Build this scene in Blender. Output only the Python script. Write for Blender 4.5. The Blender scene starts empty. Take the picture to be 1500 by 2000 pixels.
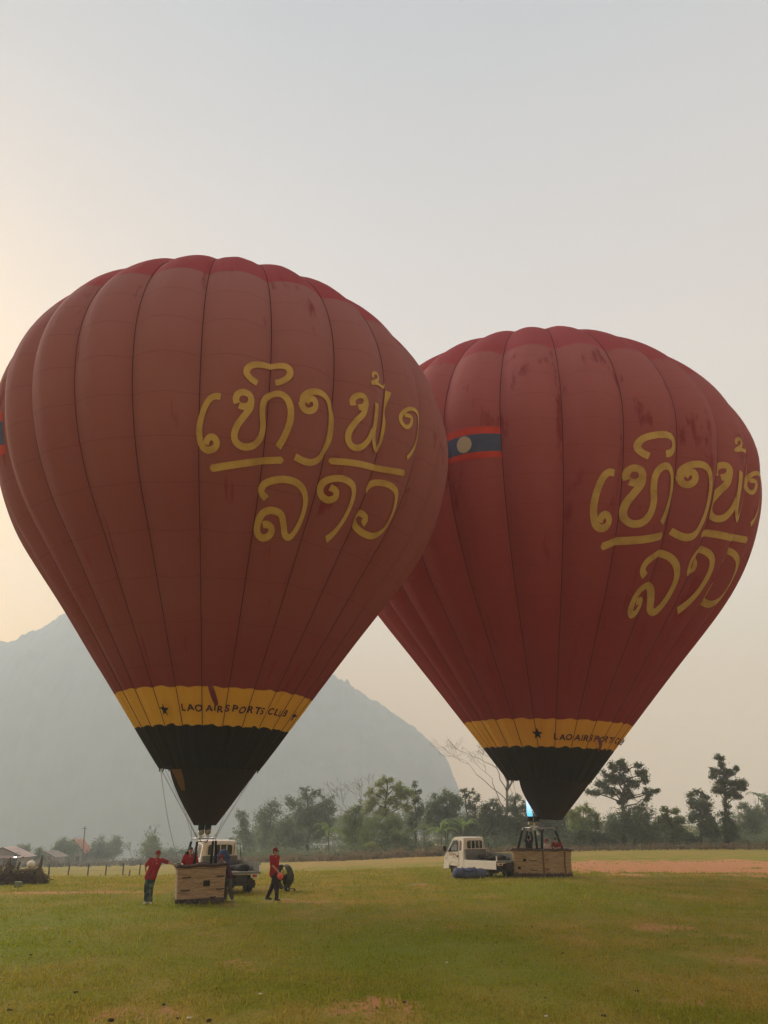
import bpy, math, random
import numpy as np
from mathutils import Vector, Matrix, Euler
R = math.radians
random.seed(7); rng = np.random.default_rng(7)
C = bpy.context.scene.collection
scene = bpy.context.scene

# ------------------------------------------------------------------ camera, sky, sun, exposure
CAM_H = 2.55; FPX = 1502.0; PITCH = math.atan2(612, FPX)
cam = bpy.data.cameras.new('camera'); cam_ob = bpy.data.objects.new('camera', cam); C.objects.link(cam_ob)
cam.sensor_fit = 'VERTICAL'; cam.sensor_height = 36.0; cam.lens = FPX / 2000 * 36.0
cam.clip_start = 0.1; cam.clip_end = 5000
cam_ob.location = (0, 0, CAM_H); cam_ob.rotation_euler = (math.pi / 2 + PITCH, 0, 0)
scene.camera = cam_ob
scene.render.resolution_x = 768; scene.render.resolution_y = 1024
scene.view_settings.view_transform = 'Standard'; scene.view_settings.look = 'None'
scene.view_settings.exposure = 0.5; scene.view_settings.gamma = 1.0; scene.view_settings.use_curve_mapping = False
scene.cycles.volume_bounces = 4; scene.cycles.max_bounces = 6; scene.cycles.transparent_max_bounces = 8
scene.cycles.use_denoising = True

SUN_EL, SUN_AZ = R(24), R(-44)          # azimuth measured from +Y towards +X
sun_dir = Vector((math.sin(SUN_AZ) * math.cos(SUN_EL), math.cos(SUN_AZ) * math.cos(SUN_EL), math.sin(SUN_EL)))
sl = bpy.data.lights.new('sun', 'SUN'); sl.energy = 4.6; sl.angle = R(60); sl.color = (1.0, 0.90, 0.78)
so = bpy.data.objects.new('sun', sl); C.objects.link(so)
so.rotation_euler = (-sun_dir).to_track_quat('-Z', 'Y').to_euler(); so.location = (-40, 60, 60)

world = bpy.data.worlds.new('World'); scene.world = world; world.use_nodes = True
wn = world.node_tree; wn.nodes.clear()
def WN(t, **k):
    n = wn.nodes.new(t)
    for a, v in k.items(): setattr(n, a, v)
    return n
wo = WN('ShaderNodeOutputWorld'); bg = WN('ShaderNodeBackground'); bg.inputs['Strength'].default_value = 0.1
sky = WN('ShaderNodeTexSky', sky_type='NISHITA', sun_disc=False)
sky.sun_elevation = SUN_EL; sky.sun_rotation = SUN_AZ; sky.air_density = 1.0; sky.dust_density = 7.0; sky.ozone_density = 1.0
tc = WN('ShaderNodeTexCoord'); sep = WN('ShaderNodeSeparateXYZ'); wn.links.new(tc.outputs['Generated'], sep.inputs[0])
# smoke-laden air: pale grey-blue overhead, warm and milky towards the horizon, warmest round the hidden sun
ramp = WN('ShaderNodeValToRGB'); wn.links.new(sep.outputs['Z'], ramp.inputs[0])
def stops(r, st):
    cr = r.color_ramp
    while len(cr.elements) > 1: cr.elements.remove(cr.elements[-1])
    cr.elements[0].position = st[0][0]; cr.elements[0].color = (*st[0][1], 1)
    for p, c in st[1:]:
        e = cr.elements.new(p); e.color = (*c, 1)
SKY = [(0.0, (.46, .25, .09)), (0.16, (.50, .28, .095)), (0.34, (.56, .425, .31)), (0.52, (.53, .455, .415)), (0.70, (.425, .405, .412)), (0.85, (.320, .350, .392)), (1.0, (.29, .335, .39))]
stops(ramp, SKY)
vd = WN('ShaderNodeVectorMath', operation='DOT_PRODUCT'); wn.links.new(tc.outputs['Generated'], vd.inputs[0]); vd.inputs[1].default_value = Vector((math.sin(R(-40)) * math.cos(R(7)), math.cos(R(-40)) * math.cos(R(7)), math.sin(R(7))))
mx = WN('ShaderNodeMath', operation='MAXIMUM'); wn.links.new(vd.outputs['Value'], mx.inputs[0]); mx.inputs[1].default_value = 0
pw = WN('ShaderNodeMath', operation='POWER'); wn.links.new(mx.outputs[0], pw.inputs[0]); pw.inputs[1].default_value = 13
glow = WN('ShaderNodeMix', data_type='RGBA'); glow.inputs['B'].default_value = (1.34, .66, .04, 1)
wn.links.new(pw.outputs[0], glow.inputs['Factor']); wn.links.new(ramp.outputs[0], glow.inputs['A'])
x10 = WN('ShaderNodeMix', data_type='RGBA', blend_type='MULTIPLY'); x10.inputs['Factor'].default_value = 1
sn = WN('ShaderNodeTexNoise'); sn.inputs['Scale'].default_value = 2.2; sn.inputs['Detail'].default_value = 5; wn.links.new(tc.outputs['Generated'], sn.inputs[0])
sr = WN('ShaderNodeMapRange'); sr.inputs['From Min'].default_value = .3; sr.inputs['From Max'].default_value = .7; sr.inputs['To Min'].default_value = 9.7; sr.inputs['To Max'].default_value = 10.3; wn.links.new(sn.outputs[0], sr.inputs[0]); wn.links.new(sr.outputs[0], x10.inputs['B'])
wn.links.new(glow.outputs['Result'], x10.inputs['A'])
mixs = WN('ShaderNodeMix', data_type='RGBA'); mixs.inputs['Factor'].default_value = 0.95
wn.links.new(sky.outputs[0], mixs.inputs['A']); wn.links.new(x10.outputs['Result'], mixs.inputs['B'])
wn.links.new(mixs.outputs['Result'], bg.inputs['Color']); wn.links.new(bg.outputs[0], wo.inputs[0])

# ------------------------------------------------------------------ helpers
def pt(px, py, Y):
    """world point seen at a photograph column/row, Y metres in front of the camera"""
    e = PITCH - math.atan((py - 1000) / FPX); z = CAM_H + Y * math.tan(e)
    d = Y * math.cos(PITCH) + (z - CAM_H) * math.sin(PITCH)
    return Vector(((px - 750) / FPX * d, Y, z))
def terrain(x, y):
    x = np.asarray(x, float); y = np.asarray(y, float)
    u = x / np.maximum(y, 8.0)
    s = np.interp(u, [-.6, -.3, -.05, .15, .35], [.040, .037, .021, .003, -.004])
    t = np.clip(y, -500, 900) - 38
    return -s * np.where(t > 30, t, np.log1p(np.exp(np.clip(t / 3, -30, 30))) * 3) * (y > 0)
def gnd(px, Y, dz=0.0):
    p = pt(px, 1700, Y)
    for _ in range(3):
        z = float(terrain(p.x, Y)); d = Y * math.cos(PITCH) + (z - CAM_H) * math.sin(PITCH)
        p = Vector(((px - 750) / FPX * d, Y, z + dz))
    return p

def hash2(ix, iy, seed):
    h = (ix * 374761393 + iy * 668265263 + seed * 974634777) & 0xffffffff
    h = ((h ^ (h >> 13)) * 1274126177) & 0xffffffff
    return ((h ^ (h >> 16)) & 0xffff) / 65535.0
def vnoise(x, y, seed=0):
    x = np.asarray(x, float); y = np.asarray(y, float)
    ix = np.floor(x).astype(np.int64); iy = np.floor(y).astype(np.int64); fx = x - ix; fy = y - iy
    fx = fx * fx * (3 - 2 * fx); fy = fy * fy * (3 - 2 * fy)
    a = hash2(ix, iy, seed); b = hash2(ix + 1, iy, seed); c = hash2(ix, iy + 1, seed); d = hash2(ix + 1, iy + 1, seed)
    return (a * (1 - fx) + b * fx) * (1 - fy) + (c * (1 - fx) + d * fx) * fy
def fbm(x, y, seed=0, n=4):
    s = 0; a = .5
    for k in range(n):
        s = s + a * vnoise(x * 2 ** k, y * 2 ** k, seed + k * 17); a *= .5
    return s / (1 - .5 ** n)

class MB:
    """collects shapes that become ONE mesh"""
    def __init__(s): s.v = []; s.f = []; s.uv = None
    def add(s, v, f):
        o = len(s.v); s.v += [tuple(p) for p in v]; s.f += [tuple(i + o for i in q) for q in f]; return s
    def box(s, c, d, rot=None):
        c = Vector(c); m = rot or Matrix.Identity(3)
        v = [c + m @ Vector((x * d[0] / 2, y * d[1] / 2, z * d[2] / 2)) for x in (-1, 1) for y in (-1, 1) for z in (-1, 1)]
        return s.add(v, [(0, 1, 3, 2), (4, 6, 7, 5), (0, 4, 5, 1), (2, 3, 7, 6), (0, 2, 6, 4), (1, 5, 7, 3)])
    def tube(s, pts, r, n=6, cap=True, closed=False):
        pts = [Vector(p) for p in pts]; k = len(pts)
        rs = r if isinstance(r, (list, tuple)) else [r] * k
        V = []; F = []; prev = None
        for i, p in enumerate(pts):
            a = pts[(i - 1) % k] if (closed or i > 0) else p; b = pts[(i + 1) % k] if (closed or i < k - 1) else p
            t = (b - a)
            t = t.normalized() if t.length > 1e-9 else Vector((0, 0, 1))
            if prev is None:
                q = t.orthogonal().normalized()
            else:
                q = (prev - t * prev.dot(t)); q = q.normalized() if q.length > 1e-6 else t.orthogonal().normalized()
            prev = q; w = t.cross(q)
            V += [p + (q * math.cos(2 * math.pi * j / n) + w * math.sin(2 * math.pi * j / n)) * rs[i] for j in range(n)]
        for i in range(k if closed else k - 1):
            i2 = (i + 1) % k
            for j in range(n): F.append((i * n + j, i * n + (j + 1) % n, i2 * n + (j + 1) % n, i2 * n + j))
        if cap and not closed: F.append(tuple(range(n - 1, -1, -1))); F.append(tuple((k - 1) * n + j for j in range(n)))
        return s.add(V, F)
    def ell(s, c, r, nu=10, nv=7, rot=None, zmin=-1.0):
        c = Vector(c); m = rot or Matrix.Identity(3); V = []; F = []
        for i in range(nv + 1):
            a = math.pi * i / nv; z = max(math.cos(a), zmin); q = math.sin(a)
            V += [c + m @ Vector((r[0] * q * math.cos(2 * math.pi * j / nu), r[1] * q * math.sin(2 * math.pi * j / nu), r[2] * z)) for j in range(nu)]
        for i in range(nv):
            for j in range(nu): F.append((i * nu + j, (i + 1) * nu + j, (i + 1) * nu + (j + 1) % nu, i * nu + (j + 1) % nu))
        return s.add(V, F)
    def caps(s, a, b, ra, rb, n=10):
        """tapered capsule"""
        a = Vector(a); b = Vector(b); d = (b - a); L = max(d.length, 1e-6); d = d / L
        P = []; RR = []
        for k in range(4): t = math.pi / 2 * (1 - k / 4); P.append(a - d * ra * math.sin(t)); RR.append(max(ra * math.cos(t), .001))
        P.append(a); RR.append(ra); P.append(b); RR.append(rb)
        for k in range(1, 5): t = math.pi / 2 * k / 4; P.append(b + d * rb * math.sin(t)); RR.append(max(rb * math.cos(t), .001))
        return s.tube(P, RR, n)
    def prism(s, poly, axis, a, b):
        """polygon (2-D, other two axes in order) swept along axis from a to b"""
        o = [i for i in range(3) if i != axis]; n = len(poly)
        def mk(p, t):
            v = [0, 0, 0]; v[axis] = t; v[o[0]] = p[0]; v[o[1]] = p[1]; return v
        return s.add([mk(p, a) for p in poly] + [mk(p, b) for p in poly],
                     [tuple(range(n))[::-1], tuple(range(n, 2 * n))] + [(i, (i + 1) % n, n + (i + 1) % n, n + i) for i in range(n)])
    def lathe(s, c, prof, n=16, rot=None):
        c = Vector(c); m = rot or Matrix.Identity(3); V = []; F = []
        for r, z in prof: V += [c + m @ Vector((r * math.cos(2 * math.pi * j / n), r * math.sin(2 * math.pi * j / n), z)) for j in range(n)]
        for i in range(len(prof) - 1):
            for j in range(n): F.append((i * n + j, i * n + (j + 1) % n, (i + 1) * n + (j + 1) % n, (i + 1) * n + j))
        return s.add(V, F)
    def xf(s, M):
        s.v = [tuple(M @ Vector(p)) for p in s.v]; return s
    def mesh(s, name, org=(0, 0, 0)):
        me = bpy.data.meshes.new(name)
        me.from_pydata([(p[0] - org[0], p[1] - org[1], p[2] - org[2]) for p in s.v], [], s.f); me.update(); return me

def link(name, me, m=None, parent=None, smooth=False):
    if m is not None: me.materials.append(m)
    if smooth and len(me.polygons): me.polygons.foreach_set('use_smooth', [True] * len(me.polygons))
    o = bpy.data.objects.new(name, me); C.objects.link(o)
    if parent is not None: o.parent = parent
    return o
def obj(name, mb, m, parent=None, smooth=False, org=(0, 0, 0)):
    return link(name, mb.mesh(name, org), m, parent, smooth)
def tag(o, label=None, cat=None, group=None, kind=None):
    if label: o['label'] = label
    if cat: o['category'] = cat
    if group: o['group'] = group
    if kind: o['kind'] = kind
    return o
def thing(name, label, cat, loc=(0, 0, 0), rz=0.0, group=None):
    o = bpy.data.objects.new(name, None); C.objects.link(o); o.location = loc; o.rotation_euler = (0, 0, rz); o.empty_display_size = .3
    return tag(o, label, cat, group)
def copy_tree(o, parent=None):
    c = o.copy(); C.objects.link(c); c.parent = parent
    for ch in list(o.children): copy_tree(ch, c)
    return c
def np_mesh(name, V, F):
    V = np.ascontiguousarray(V, np.float32); F = np.ascontiguousarray(F, np.int32); k = F.shape[1]
    me = bpy.data.meshes.new(name); me.vertices.add(len(V)); me.vertices.foreach_set('co', V.ravel())
    me.loops.add(F.size); me.loops.foreach_set('vertex_index', F.ravel())
    me.polygons.add(len(F)); me.polygons.foreach_set('loop_start', np.arange(0, F.size, k, dtype=np.int32))
    me.update(calc_edges=True); me.validate(); return me

# ------------------------------------------------------------------ materials
def mat(name, col, rough=.7, col2=None, scale=6.0, detail=4, bump=0.0, bscale=None, metal=0.0, spec=.3, trans=0.0, lo=.35, hi=.65, stretch=None, emit=None, coords='Object', tcol=None):
    m = bpy.data.materials.new(name); m.use_nodes = True; nt = m.node_tree; N = nt.nodes; L = nt.links
    b = N['Principled BSDF']; out = N['Material Output']
    b.inputs['Base Color'].default_value = (*col, 1); b.inputs['Roughness'].default_value = rough
    b.inputs['Metallic'].default_value = metal; b.inputs['Specular IOR Level'].default_value = spec
    t = N.new('ShaderNodeTexCoord'); src = t.outputs[coords]
    if stretch:
        mp = N.new('ShaderNodeMapping'); mp.inputs['Scale'].default_value = stretch; L.new(src, mp.inputs[0]); src = mp.outputs[0]
    csock = None
    if col2 is not None:
        n = N.new('ShaderNodeTexNoise'); n.inputs['Scale'].default_value = scale; n.inputs['Detail'].default_value = detail; L.new(src, n.inputs[0])
        mr = N.new('ShaderNodeMapRange'); mr.inputs['From Min'].default_value = lo; mr.inputs['From Max'].default_value = hi; L.new(n.outputs[0], mr.inputs[0])
        mi = N.new('ShaderNodeMix'); mi.data_type = 'RGBA'; mi.inputs['A'].default_value = (*col, 1); mi.inputs['B'].default_value = (*col2, 1)
        L.new(mr.outputs[0], mi.inputs['Factor']); csock = mi.outputs['Result']; L.new(csock, b.inputs['Base Color'])
    if bump:
        n = N.new('ShaderNodeTexNoise'); n.inputs['Scale'].default_value = bscale or scale * 4; n.inputs['Detail'].default_value = 3; L.new(src, n.inputs[0])
        bp = N.new('ShaderNodeBump'); bp.inputs['Strength'].default_value = bump; bp.inputs['Distance'].default_value = .03; L.new(n.outputs[0], bp.inputs['Height']); L.new(bp.outputs[0], b.inputs['Normal'])
    if trans:
        tr = N.new('ShaderNodeBsdfTranslucent'); tr.inputs[0].default_value = (*(tcol or col), 1)
        if csock is not None and tcol is None: L.new(csock, tr.inputs[0])
        ms = N.new('ShaderNodeMixShader'); ms.inputs[0].default_value = trans; L.new(b.outputs[0], ms.inputs[1]); L.new(tr.outputs[0], ms.inputs[2]); L.new(ms.outputs[0], out.inputs[0])
    if emit:
        b.inputs['Emission Color'].default_value = (*emit[0], 1); b.inputs['Emission Strength'].default_value = emit[1]
    return m

def fabric(name, col, col2, dark, trans, tcol, seams=1.32, top_light_fade=None, stain=.61):
    """envelope cloth: faded patches, sky light painted in as paler upper cloth, streaky stains, faint horizontal tape seams (UV = gore position, height in m)"""
    m = mat(name, col, .75, spec=.15); nt = m.node_tree; N = nt.nodes; L = nt.links; b = N['Principled BSDF']; out = N['Material Output']
    uv = N.new('ShaderNodeUVMap'); mp = N.new('ShaderNodeMapping'); mp.inputs['Scale'].default_value = (1.9, .20, 1); L.new(uv.outputs[0], mp.inputs[0])
    t = N.new('ShaderNodeTexCoord')
    n1 = N.new('ShaderNodeTexNoise'); n1.inputs['Scale'].default_value = .22; n1.inputs['Detail'].default_value = 3; L.new(t.outputs['Object'], n1.inputs[0])
    mi = N.new('ShaderNodeMix'); mi.data_type = 'RGBA'; mi.inputs['A'].default_value = (*col, 1); mi.inputs['B'].default_value = (*col2, 1)
    r1 = N.new('ShaderNodeMapRange'); r1.inputs['From Min'].default_value = .35; r1.inputs['From Max'].default_value = .65; L.new(n1.outputs[0], r1.inputs[0]); L.new(r1.outputs[0], mi.inputs['Factor'])
    if top_light_fade:  # bleached blotches plus light from above painted into the colour, paler with height
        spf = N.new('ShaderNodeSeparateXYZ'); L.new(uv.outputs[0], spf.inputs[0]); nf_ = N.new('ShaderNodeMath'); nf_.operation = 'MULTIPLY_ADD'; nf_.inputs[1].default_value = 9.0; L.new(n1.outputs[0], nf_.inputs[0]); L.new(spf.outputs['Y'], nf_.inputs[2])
        rf = N.new('ShaderNodeMapRange'); rf.inputs['From Min'].default_value = top_light_fade[1]; rf.inputs['From Max'].default_value = top_light_fade[2]; L.new(nf_.outputs[0], rf.inputs[0])
        mf = N.new('ShaderNodeMix'); mf.data_type = 'RGBA'; mf.inputs['B'].default_value = (*top_light_fade[0], 1); L.new(mi.outputs['Result'], mf.inputs['A']); L.new(rf.outputs[0], mf.inputs['Factor']); mi = mf
    n2 = N.new('ShaderNodeTexNoise'); n2.inputs['Scale'].default_value = 1.5; n2.inputs['Detail'].default_value = 6; n2.inputs['Roughness'].default_value = .62; L.new(mp.outputs[0], n2.inputs[0])
    r2 = N.new('ShaderNodeMapRange'); r2.inputs['From Min'].default_value = stain; r2.inputs['From Max'].default_value = stain + .07; L.new(n2.outputs[0], r2.inputs[0])
    r2.inputs['To Max'].default_value = .75
    mi2 = N.new('ShaderNodeMix'); mi2.data_type = 'RGBA'; mi2.inputs['B'].default_value = (*dark, 1); L.new(mi.outputs['Result'], mi2.inputs['A']); L.new(r2.outputs[0], mi2.inputs['Factor'])
    sp = N.new('ShaderNodeSeparateXYZ'); L.new(uv.outputs[0], sp.inputs[0])
    nw = N.new('ShaderNodeTexNoise'); nw.inputs['Scale'].default_value = 2.0; L.new(t.outputs['Object'], nw.inputs[0])
    wob = N.new('ShaderNodeMath'); wob.operation = 'MULTIPLY_ADD'; wob.inputs[1].default_value = .05; L.new(nw.outputs[0], wob.inputs[0]); L.new(sp.outputs['Y'], wob.inputs[2])
    md = N.new('ShaderNodeMath'); md.operation = 'MODULO'; md.inputs[1].default_value = seams; L.new(wob.outputs[0], md.inputs[0])
    lt = N.new('ShaderNodeMath'); lt.operation = 'LESS_THAN'; lt.inputs[1].default_value = .03; L.new(md.outputs[0], lt.inputs[0])
    sc = N.new('ShaderNodeMath'); sc.operation = 'MULTIPLY'; sc.inputs[1].default_value = .30; L.new(lt.outputs[0], sc.inputs[0])
    mi3 = N.new('ShaderNodeMix'); mi3.data_type = 'RGBA'; mi3.inputs['B'].default_value = (.03, .012, .012, 1); L.new(mi2.outputs['Result'], mi3.inputs['A']); L.new(sc.outputs[0], mi3.inputs['Factor'])
    L.new(mi3.outputs['Result'], b.inputs['Base Color'])
    nb = N.new('ShaderNodeTexNoise'); nb.inputs['Scale'].default_value = 2.2; nb.inputs['Detail'].default_value = 4; mp2 = N.new('ShaderNodeMapping'); mp2.inputs['Scale'].default_value = (3.0, .35, 1); L.new(uv.outputs[0], mp2.inputs[0]); L.new(mp2.outputs[0], nb.inputs[0])
    bp = N.new('ShaderNodeBump'); bp.inputs['Strength'].default_value = .5; bp.inputs['Distance'].default_value = .08; L.new(nb.outputs[0], bp.inputs['Height']); L.new(bp.outputs[0], b.inputs['Normal'])
    tr = N.new('ShaderNodeBsdfTranslucent'); tr.inputs[0].default_value = (*tcol, 1)
    ms = N.new('ShaderNodeMixShader'); ms.inputs[0].default_value = trans; L.new(b.outputs[0], ms.inputs[1]); L.new(tr.outputs[0], ms.inputs[2]); L.new(ms.outputs[0], out.inputs[0])
    return m
M_RED = fabric('faded_top_lit_maroon_cloth', (.225, .046, .043), (.195, .033, .032), (.165, .008, .011), .36, (.48, .085, .070), top_light_fade=((.40, .178, .168), 8, 19))
M_RED2 = fabric('crimson_maroon_cloth', (.24, .036, .036), (.20, .025, .028), (.17, .006, .014), .36, (.55, .07, .06), top_light_fade=((.42, .140, .135), 13, 25), stain=.575)
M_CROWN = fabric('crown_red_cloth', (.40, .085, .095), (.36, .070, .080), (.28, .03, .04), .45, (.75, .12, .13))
M_YEL = fabric('yellow_band_cloth', (.88, .56, .06), (.82, .51, .055), (.70, .40, .04), .35, (1.0, .70, .08), 9)
M_BLK = fabric('black_skirt_cloth', (.011, .007, .005), (.014, .009, .006), (.008, .005, .004), .03, (.03, .02, .01), 9)
M_SCOOP = fabric('brown_black_scoop_cloth', (.011, .008, .006), (.017, .011, .007), (.009, .006, .005), .06, (.12, .045, .012), 9)
M_GOLD = mat('gold_letter_cloth', (.62, .39, .115), .75, (.47, .27, .07), 1.3, 5, spec=.15, lo=.45, hi=.72)
M_INK = mat('dark_print', (.045, .018, .02), .8, spec=.1)
M_STAR = mat('dark_green_print', (.012, .015, .012), .8, spec=.1)
M_FRED = mat('flag_red_cloth', (.62, .06, .035), .75, (.54, .05, .03), 2, spec=.1)
M_FBLU = mat('flag_blue_cloth', (.085, .10, .19), .75, (.07, .085, .165), 2, spec=.1)
M_FDISC = mat('flag_disc_cloth', (.52, .44, .31), .75, spec=.1)
M_TAPE = mat('load_tape_webbing', (.060, .018, .018), .85, spec=.1)
M_TAPEK = mat('black_webbing', (.012, .010, .009), .85, spec=.1)
# ------------------------------------------------------------------ ground, mountain, air
def axis_pts(a, b, fine_a, fine_b, step, grow=1.12):
    xs = list(np.arange(fine_a, fine_b + step / 2, step)); s = step; x = fine_b
    while x < b: s *= grow; x += s; xs.append(min(x, b))
    s = step; x = fine_a; left = []
    while x > a: s *= grow; x -= s; left.append(max(x, a))
    return np.array(left[::-1] + xs)
def soil_at(x, y):
    """how much bare earth shows (0 grass .. 1 soil): worn spots, the dirt road on the right, the path on the left"""
    x = np.asarray(x, float); y = np.asarray(y, float)
    n = fbm(x * .55, y * .30, 3, 5); n2 = fbm(x * 1.7, y * .9, 11, 4)
    s = np.clip((n - .60) * 5, 0, 1) * .62
    yr = 55 + (x - 14) * .08
    road = np.clip((x - (10.5 + 3 * (n2 - .5))) / 2.5, 0, 1) * np.clip(1.35 - np.abs(y - yr) / (8.5 + 8 * (n - .5)), 0, 1)
    n3 = fbm(x * .22, y * 1.1, 31, 4); road = road - np.clip((n3 - .50) * 3.2, 0, 1) * .55
    road = np.clip(road * 2.2 - np.clip((n2 - .52) * 5, 0, 1) * .9 , 0, 1)
    yp = 35.5 + .06 * (x + 15)
    path = np.clip((-8.5 - x) / 3, 0, 1) * np.clip(1.2 - np.abs(y - yp) / (.9 + 1.2 * (n2 - .4)), 0, 1) * .8
    u = x / np.maximum(y, 8); far = np.clip((y - 62) / 14, 0, 1) * np.interp(u, [-.25, -.05, .1, .3], [.30, .42, .42, .30]) * (.75 + .5 * n2)
    out = np.maximum(np.maximum(np.maximum(s, road * .95), path), far)
    for (cx, cy, rx, ry, a) in SPOTS:
        d = ((x - cx) / rx) ** 2 + ((y - cy) / ry) ** 2
        out = np.maximum(out, a * .74 * np.clip(1.25 - d - (n2 - .45) * 2.6, 0, 1))
    return out
def spot(px, py, wpx, hpx, a):
    p = pt(px, py, 10); e = PITCH - math.atan((py - 1000) / FPX); Y = -CAM_H / math.tan(e); p = pt(px, py, Y)
    e2 = PITCH - math.atan((py + hpx / 2 - 1000) / FPX); Y2 = -CAM_H / math.tan(e2)
    return (p.x, Y, wpx / 2 * Y * .95 / FPX, max(abs(Y - Y2), .25), a)
SPOTS = [spot(690, 1972, 330, 70, .95), spot(470, 1885, 110, 28, .6), spot(430, 1825, 130, 16, .5), spot(110, 1880, 160, 22, .45), spot(300, 1918, 220, 26, .4),
         spot(560, 1760, 190, 12, .7), spot(60, 1815, 190, 14, .5), spot(950, 1752, 90, 8, .6), spot(1400, 1828, 150, 12, .6), spot(1440, 1878, 140, 22, .65),
         spot(1340, 1955, 130, 20, .75), spot(1120, 1828, 80, 12, .5), spot(790, 1845, 90, 20, .4), spot(1350, 1752, 160, 9, .5), spot(930, 1872, 90, 16, .4),
         spot(650, 1700, 130, 10, .6), spot(1010, 1690, 60, 8, .4), spot(1240, 1775, 70, 10, .4), spot(200, 1770, 120, 8, .35), spot(1040, 1935, 180, 26, .35)]
xs = axis_pts(-1300, 1300, -22, 26, .28); ys = axis_pts(-150, 1100, 9, 62, .32)
X, Y = np.meshgrid(xs, ys); Z = terrain(X, Y) + (fbm(X * .5, Y * .5, 5, 3) - .5) * .05 * np.clip((Y - 6) / 6, 0, 1)
nx = len(xs); ny = len(ys); I = np.arange(nx * ny).reshape(ny, nx)
Fq = np.stack([I[:-1, :-1], I[:-1, 1:], I[1:, 1:], I[1:, :-1]], -1).reshape(-1, 4)
gme = np_mesh('ground', np.stack([X, Y, Z], -1).reshape(-1, 3), Fq)
at_ = gme.attributes.new('soil', 'FLOAT', 'POINT'); at_.data.foreach_set('value', soil_at(X, Y).ravel().astype(np.float32))
def lush_at(x, y):
    return np.clip((fbm(np.asarray(x) * .16 + 3, np.asarray(y) * .10, 23, 4) - .40) * 3.2, 0, 1) * np.clip(1.25 - np.asarray(y) / 60, .15, 1)
at_ = gme.attributes.new('lush', 'FLOAT', 'POINT'); at_.data.foreach_set('value', lush_at(X, Y).ravel().astype(np.float32))

GREEN = (.205, .205, .018); GREEN2 = (.175, .205, .012); DRY = (.34, .235, .048); SOIL = (.56, .24, .105); SOIL2 = (.40, .20, .09)
def ground_mat(name, blades=False):
    k = 1.45 if blades else 1.0; GREEN, GREEN2, DRY = [tuple(c * k for c in q) for q in (globals()['GREEN'], globals()['GREEN2'], globals()['DRY'])]
    m = bpy.data.materials.new(name); m.use_nodes = True; nt = m.node_tree; N = nt.nodes; L = nt.links; b = N['Principled BSDF']
    b.inputs['Roughness'].default_value = .9; b.inputs['Specular IOR Level'].default_value = .1
    t = N.new('ShaderNodeTexCoord')
    def noise(sc, det=4, stretch=None, ro=.55):
        n = N.new('ShaderNodeTexNoise'); n.inputs['Scale'].default_value = sc; n.inputs['Detail'].default_value = det; n.inputs['Roughness'].default_value = ro
        s = t.outputs['Object']
        if stretch:
            mp = N.new('ShaderNodeMapping'); mp.inputs['Scale'].default_value = stretch; L.new(s, mp.inputs[0]); s = mp.outputs[0]
        L.new(s, n.inputs[0]); return n.outputs[0]
    def rng_(s, a, c, lo=0.0, hi=1.0):
        r = N.new('ShaderNodeMapRange'); r.inputs['From Min'].default_value = a; r.inputs['From Max'].default_value = c
        r.inputs['To Min'].default_value = lo; r.inputs['To Max'].default_value = hi; L.new(s, r.inputs[0]); return r.outputs[0]
    def mix(a, c, f):
        x = N.new('ShaderNodeMix'); x.data_type = 'RGBA'
        for k, v in (('A', a), ('B', c)):
            if isinstance(v, tuple): x.inputs[k].default_value = (*v, 1)
            else: L.new(v, x.inputs[k])
        L.new(f, x.inputs['Factor']); return x.outputs['Result']
    def attr(n):
        a = N.new('ShaderNodeAttribute'); a.attribute_name = n; return a.outputs['Fac']
    col = mix(GREEN, DRY, rng_(noise(.55, 6, (1, .55, 1), .62), .40, .66))
    col = mix(col, DRY, rng_(noise(.9, 5, (.30, 1.5, 1), .65), .52, .72, 0, .5))
    col = mix(col, GREEN2, attr('lush'))
    col = mix(col, (.055, .062, .014), rng_(noise(2.6, 6, (.6, 1.2, 1), .75), .58, .74, 0, .55))
    col = mix(col, DRY, rng_(noise(9, 5, None, .7), .52, .75, 0, .75))
    col = mix(col, (.035, .042, .012), rng_(noise(22, 5, None, .75), .50, .70, 0, .85))
    if not blades:
        so = mix(SOIL, SOIL2, rng_(noise(1.6, 6, (1, .5, 1), .7), .35, .65))
        so = mix(so, (.12, .075, .04), rng_(noise(7, 5, None, .7), .58, .72, 0, .7))
        # soil shows between the tufts
        a = attr('soil'); nn = noise(5, 6, None, .75)
        ad = N.new('ShaderNodeMath'); ad.operation = 'MULTIPLY_ADD'; ad.inputs[1].default_value = 1.5; L.new(nn, ad.inputs[0]); L.new(a, ad.inputs[2])
        col = mix(col, so, rng_(ad.outputs[0], 1.02, 1.45))
        bp = N.new('ShaderNodeBump'); bp.inputs['Strength'].default_value = .8; bp.inputs['Distance'].default_value = .05
        L.new(noise(14, 6, None, .75), bp.inputs['Height']); L.new(bp.outputs[0], b.inputs['Normal'])
    else:
        tr = N.new('ShaderNodeBsdfTranslucent'); L.new(col, tr.inputs[0]); ms = N.new('ShaderNodeMixShader'); ms.inputs[0].default_value = .55
        L.new(b.outputs[0], ms.inputs[1]); L.new(tr.outputs[0], ms.inputs[2]); L.new(ms.outputs[0], N['Material Output'].inputs[0])
    L.new(col, b.inputs['Base Color'])
    return m
M_GROUND = ground_mat('ground'); M_BLADE = ground_mat('grass_blades', True)
tag(link('ground', gme, M_GROUND, smooth=True), kind='structure')

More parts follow.
